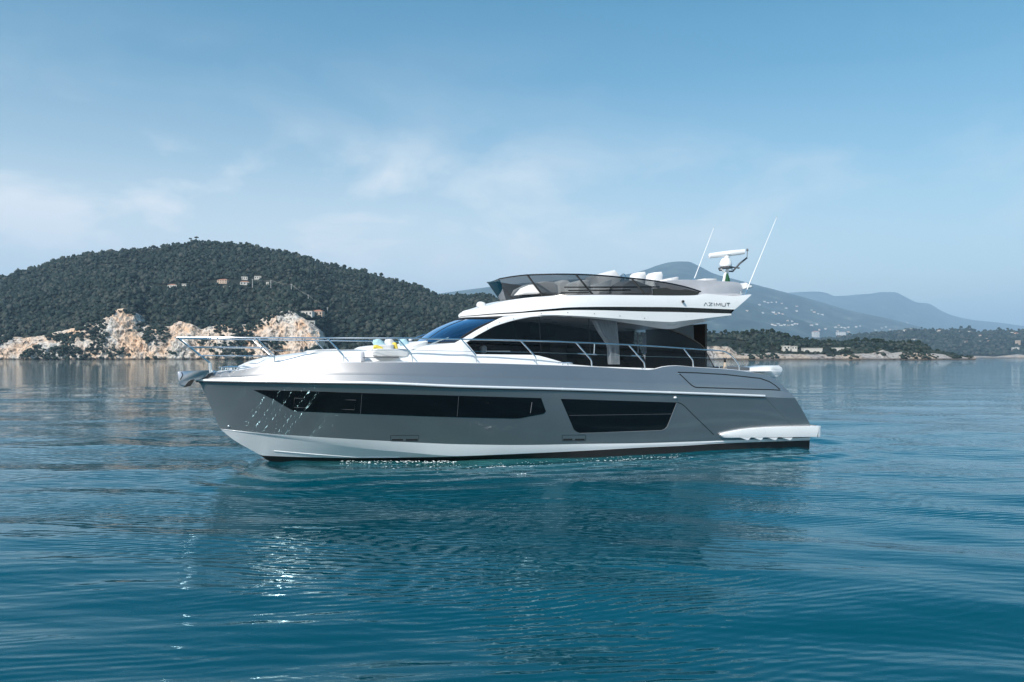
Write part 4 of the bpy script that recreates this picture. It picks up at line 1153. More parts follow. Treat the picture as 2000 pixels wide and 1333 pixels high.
yl_u = lambda X, Y: CT * (X - PX) + ST * (Y - PY)
yl_v = lambda X, Y: -ST * (X - PX) + CT * (Y - PY)
def build_water():
    inv = np.concatenate([np.linspace(1 / 3.2, 1 / 60, 560), 1 / np.geomspace(63, 26000, 95)])
    D = 1 / inv
    ax = np.linspace(-1.25, 1.25, 760)
    X = D[:, None] * ax[None]; Y = np.repeat(D[:, None], len(ax), 1)
    Z = np.zeros_like(X)
    rng = np.random.default_rng(5)
    k_list = []
    for i in range(46):
        lam = 0.75 * (7.5 / 0.75) ** rng.random()
        ang = rng.normal(math.radians(82), math.radians(24))
        k = 2 * math.pi / lam
        slope = 0.0104 * (lam / 2.0) ** 0.15
        k_list.append((k * math.cos(ang), k * math.sin(ang), slope / k, rng.random() * 6.28, lam))
    wx = 1.2 * fbm(np.stack([X * 0.09, Y * 0.09, X * 0], -1), 3, 3); wy = 1.2 * fbm(np.stack([X * 0.09, Y * 0.09, X * 0 + 9], -1), 3, 4)
    dd = Y ** 2 / (CAM_H * 768)
    grp = 0.75 + 0.6 * fbm(np.stack([X * 0.05, Y * 0.05, X * 0 + 3], -1), 3, 8)
    for kx, ky, A, ph, lam in k_list:
        fade = np.clip(1.3 - dd / (lam * 0.4), 0, 1)
        Z += A * grp * fade * np.sin(kx * (X + wx) + ky * (Y + wy) + ph)
    # the yacht's own ripples: rings that leave the hull
    u, v = yl_u(X, Y), yl_v(X, Y)
    uc = np.clip(u, 3.0, 14.5); dist = np.hypot(u - uc, np.maximum(0, np.abs(v) - 1.9))
    dist = dist + 0.35 * fbm(np.stack([X * 0.4, Y * 0.4, X * 0], -1), 2, 12)
    ring = np.exp(-((dist - 1.6) / 1.6) ** 2) * (v < 0.5)
    Z += 0.026 * ring * np.sin(2 * math.pi * dist / 0.85)
    aer = np.exp(-(np.maximum(0, dist - 0.25) / 1.05) ** 2) * (v < 0) * np.clip((u - 1.2) / 1.2, 0, 1) * np.clip((12.8 - u) / 3.5, 0, 1)
    aer *= np.clip(0.50 + 1.0 * fbm(np.stack([u * 0.5, v * 1.1, u * 0], -1), 4, 21), 0, 1)
    n, m_ = X.shape
    idx = np.arange(n * m_).reshape(n, m_)
    q = np.stack([idx[:-1, :-1], idx[:-1, 1:], idx[1:, 1:], idx[1:, :-1]], -1).reshape(-1, 4)
    V = np.stack([X, Y, Z], -1).reshape(-1, 3)
    # plain apron beside and behind the camera so that the sheet reaches the horizon all round
    b0 = len(V); R = 26000.0
    yb, ex = 3.2, 1.25
    extra = [(-R * ex, R, 0), (-yb * ex, yb, 0), (yb * ex, yb, 0), (R * ex, R, 0), (R * ex, -400, 0), (-R * ex, -400, 0)]
    V = np.concatenate([V, np.array(extra)])
    ap = np.array([[b0 + 0, b0 + 5, b0 + 1, b0 + 1], [b0 + 1, b0 + 5, b0 + 4, b0 + 2], [b0 + 2, b0 + 4, b0 + 3, b0 + 3]])
    me = bpy.data.meshes.new('water')
    faces = q.tolist() + [[b0, b0 + 5, b0 + 1], [b0 + 1, b0 + 5, b0 + 4, b0 + 2], [b0 + 2, b0 + 4, b0 + 3]]
    me.from_pydata(V.tolist(), [], faces)
    me.polygons.foreach_set('use_smooth', np.ones(len(faces), bool))
    atr = me.attributes.new('aerated', 'FLOAT', 'POINT')
    atr.data.foreach_set('value', np.concatenate([aer.ravel() * 0.9, np.zeros(len(extra))]).astype(np.float32))
    me.materials.append(water_material()); me.update()
    o = link_mesh('water', me); tag(o, 'calm deep blue sea with long ripples and a broken reflection of the yacht', kind='structure')
build_water()

# ---- foam flecks along the hull
def build_foam():
    V, Fc = [], []
    base = []
    for k in range(7): base.append((math.cos(k * 2 * math.pi / 7), math.sin(k * 2 * math.pi / 7)))
    def fleck(u, v, r, h, el=1.0, rot=0.0):
        b = len(V)
        for cx, cy_ in base:
            j = 0.6 + 0.7 * random.random(); a, c = cx * r * el * j, cy_ * r * j
            a, c = a * math.cos(rot) - c * math.sin(rot), a * math.sin(rot) + c * math.cos(rot)
            uu, vv = u + a, v + c
            V.append((PX + CT * uu - ST * vv, PY + ST * uu + CT * vv, 0.006))
        V.append((PX + CT * u - ST * v, PY + ST * u + CT * v, 0.006 + h))
        for k in range(7): Fc.append((b + k, b + (k + 1) % 7, b + 7))
    # bow splash beside the forefoot
    for i in range(170):
        t = random.random() ** 0.8; u = 3.4 + 2.6 * t
        v = -(B_bot(u, 0.02) + 0.10 + abs(random.gauss(0, 0.42)) * (0.4 + math.sin(u * 3.3) ** 2) + 0.08 * math.sin(u * 5) ** 2)
        fleck(u, v, random.uniform(0.004, 0.013), random.uniform(0.003, 0.012), random.uniform(1, 4))
    # curling wash line further aft, thin strings of bubbles
    for s in range(4):
        u0 = random.uniform(4.5, 10.5); ln = random.uniform(0.8, 2.4); v0 = -random.uniform(2.5, 4.6); sl = random.uniform(-0.25, 0.25)
        for i in range(int(26 * ln)):
            t = random.random(); u = u0 + ln * t
            fleck(u, v0 + sl * (t - 0.5) + 0.10 * math.sin(3 * u + s) + random.gauss(0, 0.035), random.uniform(0.005, 0.016), random.uniform(0.003, 0.01), random.uniform(1, 3.5), random.uniform(-0.4, 0.4))
    for i in range(120):
        u = random.uniform(5.0, 11.8); v = -(2.25 + abs(random.gauss(0, 0.5)))
        fleck(u, v, random.uniform(0.003, 0.009), 0.004, random.uniform(1.5, 4))
    o = mesh_np('sea_foam', V, Fc, M_foam)
    tag(o, 'white foam and bubbles on the water along the hull', kind='stuff')
M_foam = mat('sea_foam', (0.80, 0.84, 0.84), rough=0.6, var=0.05)
build_foam()

# ---- land
def veg_mat(name, cols, rough=0.85, island=True, scale=0.02, lo=0.25, hi=0.8, det=6):
    m, n, l, b = new_mat(name)
    geo = n.new('ShaderNodeNewGeometry')
    ns = n.new('ShaderNodeTexNoise'); ns.inputs['Scale'].default_value = scale; ns.inputs['Detail'].default_value = det; ns.inputs['Roughness'].default_value = 0.68
    l.new(geo.outputs['Position'], ns.inputs['Vector'])
    src = ns.outputs['Fac']
    if island:
        ad = n.new('ShaderNodeMath'); ad.operation = 'MULTIPLY_ADD'; ad.inputs[1].default_value = 0.55
        l.new(geo.outputs['Random Per Island'], ad.inputs[0])
        sc = n.new('ShaderNodeMath'); sc.operation = 'MULTIPLY'; sc.inputs[1].default_value = 0.5; l.new(src, sc.inputs[0])
        l.new(sc.outputs[0], ad.inputs[2]); src = ad.outputs[0]
    rp = n.new('ShaderNodeValToRGB'); rp.color_ramp.elements[0].color = (*cols[0], 1); rp.color_ramp.elements[1].color = (*cols[-1], 1)
    rp.color_ramp.elements[0].position = lo; rp.color_ramp.elements[1].position = hi
    for i, c in enumerate(cols[1:-1]):
        q = rp.color_ramp.elements.new(lo + (hi - lo) * (i + 1) / (len(cols) - 1)); q.color = (*c, 1)
    l.new(src, rp.inputs[0]); l.new(rp.outputs[0], b.inputs['Base Color'])
    b.inputs['Roughness'].default_value = rough; b.inputs['Specular IOR Level'].default_value = 0.15
    return m

def rock_mat(name, cols):
    m, n, l, b = new_mat(name)
    geo = n.new('ShaderNodeNewGeometry')
    mp = n.new('ShaderNodeMapping'); mp.inputs['Scale'].default_value = (1.5, 1.5, 0.6); mp.inputs['Rotation'].default_value = (0.1, 0.35, 0)
    l.new(geo.outputs['Position'], mp.inputs[0])
    n1 = n.new('ShaderNodeTexNoise'); n1.inputs['Scale'].default_value = 0.035; n1.inputs['Detail'].default_value = 4
    n2 = n.new('ShaderNodeTexNoise'); n2.inputs['Scale'].default_value = 0.17; n2.inputs['Detail'].default_value = 8; n2.inputs['Roughness'].default_value = 0.65; n2.inputs['Distortion'].default_value = 1.2
    l.new(mp.outputs[0], n1.inputs['Vector']); l.new(mp.outputs[0], n2.inputs['Vector'])
    r1 = n.new('ShaderNodeValToRGB'); r1.color_ramp.elements[0].position = 0.38; r1.color_ramp.elements[1].position = 0.60
    r1.color_ramp.elements[0].color = (*cols[0], 1); r1.color_ramp.elements[1].color = (*cols[1], 1)
    l.new(n1.outputs['Fac'], r1.inputs[0])
    r2 = n.new('ShaderNodeValToRGB'); r2.color_ramp.elements[0].position = 0.36; r2.color_ramp.elements[0].color = (*cols[2], 1)
    r2.color_ramp.elements[1].position = 0.52; r2.color_ramp.elements[1].color = (1, 1, 1, 1)
    l.new(n2.outputs['Fac'], r2.inputs[0])
    mx = n.new('ShaderNodeMix'); mx.data_type = 'RGBA'; mx.blend_type = 'MULTIPLY'; mx.inputs['Factor'].default_value = 1
    l.new(r1.outputs[0], mx.inputs[6]); l.new(r2.outputs[0], mx.inputs[7])
    # wet tide band just above the water
    sz = n.new('ShaderNodeSeparateXYZ'); l.new(geo.outputs['Position'], sz.inputs[0])
    ad = n.new('ShaderNodeMath'); ad.operation = 'MULTIPLY_ADD'; l.new(n2.outputs['Fac'], ad.inputs[0]); ad.inputs[1].default_value = -2.4; l.new(sz.outputs['Z'], ad.inputs[2])
    tb_ = n.new('ShaderNodeMapRange'); tb_.inputs['From Min'].default_value = -0.4; tb_.inputs['From Max'].default_value = 0.7; tb_.inputs['To Min'].default_value = 0.22; tb_.inputs['To Max'].default_value = 1.0; l.new(ad.outputs[0], tb_.inputs['Value'])
    m3 = n.new('ShaderNodeMix'); m3.data_type = 'RGBA'; m3.blend_type = 'MULTIPLY'; m3.inputs['Factor'].default_value = 1
    l.new(mx.outputs[2], m3.inputs[6]); l.new(tb_.outputs[0], m3.inputs[7]); l.new(m3.outputs[2], b.inputs['Base Color'])
    b.inputs['Roughness'].default_value = 0.9; b.inputs['Specular IOR Level'].default_value = 0.2
    return m

M_soil = veg_mat('scrub_ground', [(0.008, 0.014, 0.009), (0.018, 0.024, 0.016), (0.045, 0.042, 0.032)], island=False, scale=0.05)
M_forest = veg_mat('forest_foliage', [(0.007, 0.016, 0.015), (0.015, 0.029, 0.023), (0.029, 0.043, 0.034), (0.064, 0.069, 0.058)], scale=0.012)  # palest tones paint sunlit clumps, the blue cast paints some haze
M_crown = veg_mat('tree_foliage', [(0.008, 0.018, 0.010), (0.018, 0.031, 0.017), (0.030, 0.042, 0.024)], scale=0.3)
M_trunk = mat('bark', (0.10, 0.07, 0.05), rough=0.9, var=0.2)
M_rock = rock_mat('pale_limestone', [(0.66, 0.47, 0.33), (0.60, 0.56, 0.51), (0.12, 0.11, 0.10)])
M_rock2 = rock_mat('grey_shore_rock', [(0.46, 0.37, 0.29), (0.36, 0.34, 0.32), (0.07, 0.065, 0.06)])
M_farhill = veg_mat('distant_woodland', [(0.004, 0.010, 0.009), (0.022, 0.038, 0.028), (0.060, 0.075, 0.055), (0.26, 0.25, 0.20)], island=False, scale=0.0042, lo=0.38, hi=0.72, det=10)
M_wall = mat('rendered_wall', (0.60, 0.57, 0.52), rough=0.8, var=0.06)
M_wall2 = mat('ochre_render', (0.50, 0.38, 0.29), rough=0.8, var=0.06)
M_roof = mat('terracotta_roof', (0.42, 0.20, 0.13), rough=0.8, var=0.12)
M_pane = mat('dark_window', (0.03, 0.035, 0.04), rough=0.2)
M_pole = mat('grey_concrete_pole', (0.55, 0.54, 0.52), rough=0.8)

class Hill:
    def __init__(s, xs, ys, Ds, Dr, foot=0.0, p=1.0, rough=6.0, wl=90.0, seed=1, step=4.0, rows=46, hc=None, back=3, lift=0.0):
        """xs, ys: skyline; Ds: shore distance; Dr: ridge distance; hc(px): height of the cliff at the shore"""
        s.px = np.arange(xs[0], xs[-1] + step, step); s.ridge = pchip(xs, ys)(s.px) + lift
        t = np.linspace(0, 1, rows)
        ds = Ds if np.ndim(Ds) == 0 else np.interp(s.px, *Ds)
        ds = ds + np.zeros_like(s.px); ds = ds + ds * 0.012 * fbm(np.stack([s.px * 0.02, s.px * 0, s.px * 0], -1), 3, seed + 40)
        dr = np.full_like(s.px, float(Dr))
        hr = np.maximum(1.0, (HOR - s.ridge) / F * dr + CAM_H)
        h0 = np.zeros_like(s.px) if hc is None else np.minimum(hc(s.px), hr * 0.85)
        D = ds[None] + (dr - ds)[None] * t[:, None]
        H = h0[None] + (hr - h0)[None] * (1 - (1 - t[:, None]) ** p)
        X = (s.px[None] - 1000) / F * D
        nz = fbm(np.stack([X / wl, D / wl, X * 0], -1), 4, seed)
        H = H + rough * nz * np.sin(np.pi * t[:, None]) ** 0.8
        H[0] = np.minimum(H[0], h0)
        s.t, s.D, s.H, s.X = t, D, H, X
        # shore skirt in front and back slope behind
        pre = [(D[0] - 3, H[0] * 0 - 3)]
        post = [(dr + (dr - ds) * 0.18 * k, hr * (1 - 0.16 * k * k) - 2 * k) for k in range(1, back + 1)]
        DD = np.concatenate([[pre[0][0]], D, [q[0] for q in post]]); HH = np.concatenate([[pre[0][1]], H, [q[1] for q in post]])
        XX = (s.px[None] - 1000) / F * DD
        s.V = np.stack([XX, DD, HH], -1)
    def mesh(s, name, m, label):
        n, k = s.V.shape[:2]; idx = np.arange(n * k).reshape(n, k)
        q = np.stack([idx[:-1, :-1], idx[:-1, 1:], idx[1:, 1:], idx[1:, :-1]], -1).reshape(-1, 4)
        o = mesh_np(name, s.V.reshape(-1, 3), q, m, smooth=True); tag(o, label, kind='structure'); return o
    def sample(s, px, t):
        """surface point at column px and fraction t"""
        ci = np.clip((px - s.px[0]) / (s.px[1] - s.px[0]), 0, len(s.px) - 1.001); ri = np.clip(t, 0, 0.9999) * (len(s.t) - 1)
        c0, r0 = np.floor(ci).astype(int), np.floor(ri).astype(int); fc, fr = ci - c0, ri - r0
        g = lambda A: (A[r0, c0] * (1 - fr) * (1 - fc) + A[r0 + 1, c0] * fr * (1 - fc) + A[r0, c0 + 1] * (1 - fr) * fc + A[r0 + 1, c0 + 1] * fr * fc)
        D, H = g(s.D), g(s.H); return np.stack([(px - 1000) / F * D, D, H], -1)
    def locate(s, px, py):
        """the nearest surface point that the photograph shows at (px, py)"""
        t = np.linspace(0, 1, 400); P = s.sample(np.full(400, float(px)), t)
        y = HOR - F * (P[:, 2] - CAM_H) / P[:, 1]
        k = np.argmax(y <= py) if (y <= py).any() else int(np.argmin(np.abs(y - py)))
        return P[k]

# crown shapes: rough blobs
def ico(sub):
    bm = bmesh.new(); bmesh.ops.create_icosphere(bm, subdivisions=sub, radius=1)
    V = np.array([v.co for v in bm.verts]); Fc = np.array([[v.index for v in f.verts] for f in bm.faces]); bm.free(); return V, Fc
ICO2, ICO3 = ico(2), ico(3)
BLOBS = []
for k in range(8):
    V, Fc = ICO2; d = 1 + 0.36 * vnoise(V * 1.9 + 11 * k, k) + 0.34 * vnoise(V * 4.6 + 5 * k, k + 9)
    W_ = V * d[:, None]; W_[:, 2] = np.where(W_[:, 2] < 0, W_[:, 2] * 0.55, W_[:, 2]); BLOBS.append(W_)
def blob_mass(name, P, R_, Hs, m, label, lobes=3, kind='stuff'):
    """a far-off wood as one mass: each crown is a few rough lobes"""
    P = np.asarray(P); N = len(P); F2 = ICO2[1]; nv = len(ICO2[0])
    allV, allF = [], []
    off = 0
    for j in range(lobes):
        for k in range(8):
            sel = np.where((np.arange(N) + j) % 8 == k)[0]
            if not len(sel): continue
            r = R_[sel] * (1.0 if j == 0 else RNG.uniform(0.45, 0.7, len(sel)))
            an = RNG.uniform(0, 6.28, len(sel)); c, s_ = np.cos(an)[:, None], np.sin(an)[:, None]
            B = BLOBS[k][None]; x = B[..., 0] * c - B[..., 1] * s_; y = B[..., 0] * s_ + B[..., 1] * c; z = np.repeat(B[..., 2], len(sel), 0)
            o_ = np.zeros((len(sel), 3))
            if j:
                a2 = RNG.uniform(0, 6.28, len(sel)); o_[:, 0] = np.cos(a2) * R_[sel] * 0.7; o_[:, 1] = np.sin(a2) * R_[sel] * 0.7; o_[:, 2] = RNG.uniform(-0.25, 0.35, len(sel)) * R_[sel]
            Vv = np.stack([x * r[:, None], y * r[:, None], z * (r * Hs[sel])[:, None]], -1) + (P[sel] + o_)[:, None, :]
            allV.append(Vv.reshape(-1, 3)); allF.append((F2[None] + (off + np.arange(len(sel)) * nv)[:, None, None]).reshape(-1, 3)); off += len(sel) * nv
    o = mesh_np(name, np.concatenate(allV), np.concatenate(allF), m); tag(o, label, kind=kind); return o

# -- the wooded hill on the left
LX = [-500, -300, -120, 0, 31, 67, 101, 135, 171, 225, 263, 315, 350, 383, 414, 475, 520, 565, 599, 644, 689, 711, 723, 738, 770, 797, 833, 865, 905, 943, 973, 1040, 1120, 1200, 1290, 1360]
LY = [655, 600, 560, 536, 525, 517, 505, 498, 490, 486, 482, 476, 470, 465, 467, 472, 480, 487, 497, 511, 520, 524, 533, 532, 542, 549, 560, 571, 572, 569, 578, 590, 608, 632, 662, 694]
cl_x = [-400, -60, 0, 40, 80, 130, 160, 195, 215, 232, 250, 262, 270, 285, 305, 335, 355, 380, 400, 430, 465, 490, 505, 520, 540, 560, 578, 595, 612, 628, 640, 660, 700, 1400]
cl_y = [670, 656, 654, 660, 658, 646, 640, 632, 622, 609, 605, 610, 624, 636, 640, 636, 630, 634, 644, 636, 632, 636, 630, 621, 612, 609, 612, 624, 634, 646, 678, 696, 700, 700]
DSH = 720.0
hcl = lambda px: np.maximum(0.0, (HOR - np.interp(px, cl_x, cl_y)) / F * (DSH + 24))
hillA = Hill(LX, LY, DSH + 22, 1180, rough=16, wl=150, seed=3, step=4, rows=60, hc=lambda px: np.maximum(0, hcl(px) - 2.0), lift=8)
hillA.mesh('hill', M_soil, 'steep wooded hill falling to pale cliffs on the left shore')

def build_cliff(name, x0, x1, step, ytop, ds, thick, m, label, seed, rows=54, rough=5.5, seafoot=1.5):
    px = np.arange(x0, x1, step); t = np.linspace(0, 1, rows)
    ht = np.maximum(0.4, (HOR - ytop(px)) / F * (ds + thick) + CAM_H)
    ht = ht * (1 + 0.06 * fbm(np.stack([px * 0.07, px * 0, px * 0], -1), 3, seed + 3))
    D = ds + thick * (t[:, None] ** 1.5) + 0 * px[None]
    H = -seafoot + (ht + seafoot)[None] * t[:, None] ** 0.85
    X = (px[None] - 1000) / F * D
    # strata that dip to the right, gullies, blocks
    P = np.stack([X, H * 1.0, D * 0.3], -1)
    dip = (H + 0.7 * X)
    big = fbm(np.stack([X * 0.028, H * 0.02, X * 0], -1), 4, seed, ridged=True)
    strat = fbm(np.stack([dip * 0.16, X * 0.018, H * 0.018], -1), 4, seed + 5, ridged=True)
    blk = fbm(P * 0.24, 4, seed + 9, ridged=True)
    amp = np.clip(ht / 18.0, 0.25, 1.0)[None]
    dD = -rough * amp * (1.5 * big + 0.95 * strat + 0.50 * blk) 
    D2 = D + dD; H2 = H + 0.9 * amp * blk * np.sin(np.pi * t)[:, None]
    X2 = X + 1.5 * amp * fbm(P * 0.11, 3, seed + 21)
    # cap running back under the trees
    D3 = np.concatenate([D2, D2[-1:] + 16]); H3 = np.concatenate([H2, H2[-1:] - 2.5]); X3 = np.concatenate([X2, X2[-1:]])
    V = np.stack([X3, D3, H3], -1); n, k = V.shape[:2]; idx = np.arange(n * k).reshape(n, k)
    q = np.stack([idx[:-1, :-1], idx[:-1, 1:], idx[1:, 1:], idx[1:, :-1]], -1).reshape(-1, 4)
    o = mesh_np(name, V.reshape(-1, 3), q, m); tag(o, label, kind='structure')
    return px, t, V
cpx, ct_, cV = build_cliff('cliff', -320, 664, 0.8, lambda p: np.interp(p, cl_x, cl_y), DSH, 26, M_rock, 'pale ochre sea cliff at the foot of the wooded hill', 31, rows=64)

def in_bare(px, py):
    """terraces and clearings on the left hill where houses stand"""
    b = np.zeros(len(px), bool)
    for cx, cy_, rx, ry in ((305, 563, 28, 4), (345, 560, 20, 4), (392, 567, 10, 4), (440, 555, 32, 6), (480, 556, 24, 7), (503, 545, 10, 5), (525, 554, 10, 3), (605, 614, 25, 4), (607, 632, 10, 3), (488, 598, 16, 5), (527, 582, 8, 4)):
        b |= ((px - cx) / rx) ** 2 + ((py - cy_) / ry) ** 2 < 1
    return b
def scatter(hill, n, x0, x1, tmin=0.0, tmax=1.0, pw=1.0):
    px = RNG.uniform(x0, x1, n); t = tmin + (tmax - tmin) * RNG.random(n) ** pw
    P = hill.sample(px, t); py = HOR - F * (P[:, 2] - CAM_H) / P[:, 1]
    return px, t, P, py
px, t, P, py = scatter(hillA, 23000, -330, 1340, 0.0, 1.0, 0.9)
ok = ~in_bare(px, py + 3)
thin = fbm(np.stack([P[:, 0] / 110, P[:, 1] / 110, P[:, 0] * 0], -1), 3, 77)
ok &= (thin > -0.42) | (RNG.random(len(px)) < 0.45)
ok &= ~((px > 660) & (px < 672) & (np.abs(py - (560 + (px - 660) * 0)) < 0))
P, px, py = P[ok], px[ok], py[ok]
R_ = RNG.uniform(1.0, 2.5, len(P)) * np.where(RNG.random(len(P)) < 0.10, 1.6, 1.0); Hs = RNG.uniform(0.8, 1.5, len(P))
P[:, 2] += R_ * 0.75
blob_mass('forest', P, R_, Hs, M_forest, 'dense dark evergreen forest covering the left hill', lobes=2)
# shrubs that cling to the cliff ledges
n = 3600
ci = RNG.integers(0, len(cpx), n); ri = (RNG.random(n) ** 0.8 * (len(ct_) - 2)).astype(int)
Pc = cV[ri, ci]
cpx_s = cpx[ci]; y_s = HOR - F * (Pc[:, 2] - CAM_H) / Pc[:, 1]
msk = fbm(np.stack([Pc[:, 0] * 0.03, Pc[:, 2] * 0.045, Pc[:, 0] * 0], -1), 3, 55) > 0.03
for cx, cy_, rx, ry in ((210, 690, 55, 11), (195, 655, 22, 9), (310, 655, 26, 18), (268, 640, 14, 12), (120, 660, 20, 8), (530, 672, 34, 10), (480, 690, 18, 8), (340, 690, 10, 6), (100, 690, 12, 5), (400, 668, 14, 6), (25, 655, 10, 10), (620, 690, 30, 12), (205, 620, 16, 10)):
    msk |= (((cpx_s - cx) / rx) ** 2 + ((y_s - cy_) / ry) ** 2 < 1)
for cx, cy_, rx, ry in ((245, 640, 28, 30), (560, 640, 34, 26), (440, 660, 30, 14), (300, 690, 26, 10), (375, 685, 22, 8), (170, 670, 14, 12)):
    msk &= ~((((cpx_s - cx) / rx) ** 2 + ((y_s - cy_) / ry) ** 2 < 1) & (RNG.random(n) < 0.9))
Pc = Pc[msk] + np.array([0, -0.6, 0.4]); R2 = RNG.uniform(0.6, 2.2, len(Pc))
blob_mass('scrub', Pc, R2, np.full(len(Pc), 0.9), M_forest, 'dark scrub growing on the ledges of the left cliff', lobes=2)

# -- near wooded headland on the right
RX = [1180, 1260, 1330, 1360, 1386, 1421, 1450, 1482, 1522, 1542, 1563, 1593, 1644, 1665, 1704, 1717, 1731, 1754, 1790, 1806, 1820, 1840, 1858, 1875, 1900]
RY = [654, 648, 646, 645, 646, 648, 648, 646, 650, 656, 659, 665, 668, 664, 666, 665, 672, 668, 668, 673, 685, 688, 691, 696, 699]
rc_x = [1100, 1330, 1362, 1375, 1410, 1420, 1440, 1480, 1500, 1530, 1570, 1620, 1655, 1700, 1722, 1740, 1765, 1800, 1825, 1850, 1880, 1905]
rc_y = [694, 690, 680, 676, 677, 677, 690, 693, 689, 692, 692, 693, 692, 691, 684, 690, 688, 691, 691, 694, 696, 698.5]
DR = 620.0
hcr = lambda px: np.maximum(0.0, (HOR - np.interp(px, rc_x, rc_y)) / F * (DR + 14))
hillB = Hill(RX, RY, DR + 13, 760, rough=1.5, wl=60, seed=13, step=3, rows=30, hc=lambda px: np.maximum(0, hcr(px) - 0.8), lift=4)
hillB.mesh('headland', M_soil, 'low wooded headland with pale rocks behind the stern of the yacht')
bpx, bt_, bV = build_cliff('rocky_shore', 1100, 1905, 0.8, lambda p: np.interp(p, rc_x, rc_y), DR, 15, M_rock2, 'pale rocky shore below the near headland', 61, rows=26, rough=2.6, seafoot=1.0)
px, t, P, py = scatter(hillB, 2400, 1190, 1870, 0.0, 1.0, 0.8)
dens = fbm(np.stack([P[:, 0] / 25, P[:, 1] / 25, P[:, 0] * 0], -1), 3, 7)
ok = (dens > -0.25) & ~((py > 676) & (px > 1500) & (px < 1640) & (RNG.random(len(px)) < 0.8)) & ~((py > 668) & (px < 1425) & (RNG.random(len(px)) < 0.85))
P = P[ok]; R_ = RNG.uniform(1.0, 2.3, len(P)); P[:, 2] += R_ * 0.5
blob_mass('undergrowth', P, R_, RNG.uniform(0.8, 1.2, len(P)), M_forest, 'dense dark undergrowth covering the near headland', lobes=3)

# low scrub that breaks up the shore rocks
n = 900
ci = RNG.integers(0, len(bpx), n); ri = (RNG.random(n) ** 0.7 * (len(bt_) - 2)).astype(int)
Pc = bV[ri, ci]; xx = bpx[ci]
keep = (fbm(np.stack([Pc[:, 0] * 0.10, Pc[:, 2] * 0.12, Pc[:, 0] * 0], -1), 3, 91) > 0.02) & ~((xx > 1365) & (xx < 1425)) & (Pc[:, 2] > 1.2)
Pc = Pc[keep] + np.array([0, -0.4, 0.2]); R2 = RNG.uniform(0.5, 1.5, len(Pc))
blob_mass('shore_scrub', Pc, R2, np.full(len(Pc), 0.9), M_forest, 'low dark scrub between the rocks of the near headland shore', lobes=2)

# -- far wooded town slope on the right
TX = [1560, 1660, 1760, 1794, 1822, 1855, 1877, 1893, 1914, 1954, 2000, 2100, 2300]
TY = [668, 655, 645, 642, 644, 644, 643, 643, 647, 645, 646, 640, 660]
hillC = Hill(TX, TY, 2200, 2900, rough=5, wl=170, seed=23, step=4, rows=36, hc=lambda px: px * 0 + 4.0, lift=2)
hillC.mesh('coastal_slope', M_soil, 'distant wooded coastal slope dotted with houses at the right edge')
px, t, P, py = scatter(hillC, 3300, 1570, 2280, 0.02, 1.0, 1.0)
R_ = RNG.uniform(4.0, 7.0, len(P)); P[:, 2] += R_ * 0.5
blob_mass('coastal_wood', P, R_, RNG.uniform(0.8, 1.2, len(P)), M_forest, 'distant blue-green woodland on the coastal slope', lobes=2)
build_cliff('distant_shore', 1800, 2200, 1.5, lambda p: np.interp(p, [1800, 1860, 1900, 1940, 1985, 2010, 2060, 2200], [698.5, 697, 695.5, 697, 692.5, 694, 696, 697]), 2165, 30, M_rock2, 'thin pale strip of rocks along the distant shore', 71, rows=10, rough=3.0, seafoot=1.0)

# -- blue mountains
MX = [700, 850, 1000, 1080, 1140, 1200, 1235, 1262, 1285, 1305, 1327, 1343, 1361, 1395, 1427, 1469, 1523, 1548, 1598, 1660, 1691, 1731, 1772, 1794, 1850, 1950]
MY = [600, 575, 556, 549, 545, 540, 534, 527, 519, 513.5, 511, 511.5, 518, 535, 544, 555, 568.6, 575, 589, 607, 613.5, 621.6, 632, 638, 655, 690]
hillD = Hill(MX, MY, 5200, 9600, rough=190, wl=1000, seed=43, step=4, rows=60, p=1.15, hc=lambda px: px * 0 + 3)
hillD.mesh('mountain', M_farhill, 'hazy blue mountain with a rounded bare summit beyond the yacht')
FX = [1380, 1460, 1542, 1570, 1599, 1615, 1630, 1650, 1670, 1701, 1721, 1747, 1762, 1792, 1812, 1838, 1863, 1903, 1944, 2000, 2100, 2300]
FY = [590, 580, 572, 570.3, 570, 573, 578.5, 578, 576, 574, 571, 571, 577, 591, 593, 607, 617.5, 625.6, 629.7, 637, 645, 665]
hillE = Hill(FX, FY, 10500, 15500, rough=170, wl=1500, seed=53, step=4, rows=40, p=1.1, hc=lambda px: px * 0 + 3)
hillE.mesh('far_mountain', M_farhill, 'faintest blue mountain range at the right behind the hazy slope')

# -- trees that stand out one by one
def crown_mesh(seed, R, H, umbrella=False):
    rg = np.random.default_rng(seed); F3 = ICO2[1]; nv = len(ICO2[0]); V, Fc = [], []
    for k in range(26):
        a = rg.uniform(0, 6.28); rr = R * 0.72 * math.sqrt(rg.random()); zz = rg.uniform(-0.32, 0.36) * H * (1.0 if not umbrella else 0.6)
        rr *= math.sqrt(max(0.08, 1 - (zz / (0.5 * H)) ** 2))
        b = BLOBS[rg.integers(8)] * R * rg.uniform(0.22, 0.40)
        an = rg.uniform(0, 6.28); b = np.stack([b[:, 0] * math.cos(an) - b[:, 1] * math.sin(an), b[:, 0] * math.sin(an) + b[:, 1] * math.cos(an), b[:, 2] * 0.85], -1)
        V.append(b + np.array([rr * math.cos(a), rr * math.sin(a), zz])); Fc.append(F3 + k * nv)
    return np.concatenate(V), np.concatenate(Fc)
TREES = []
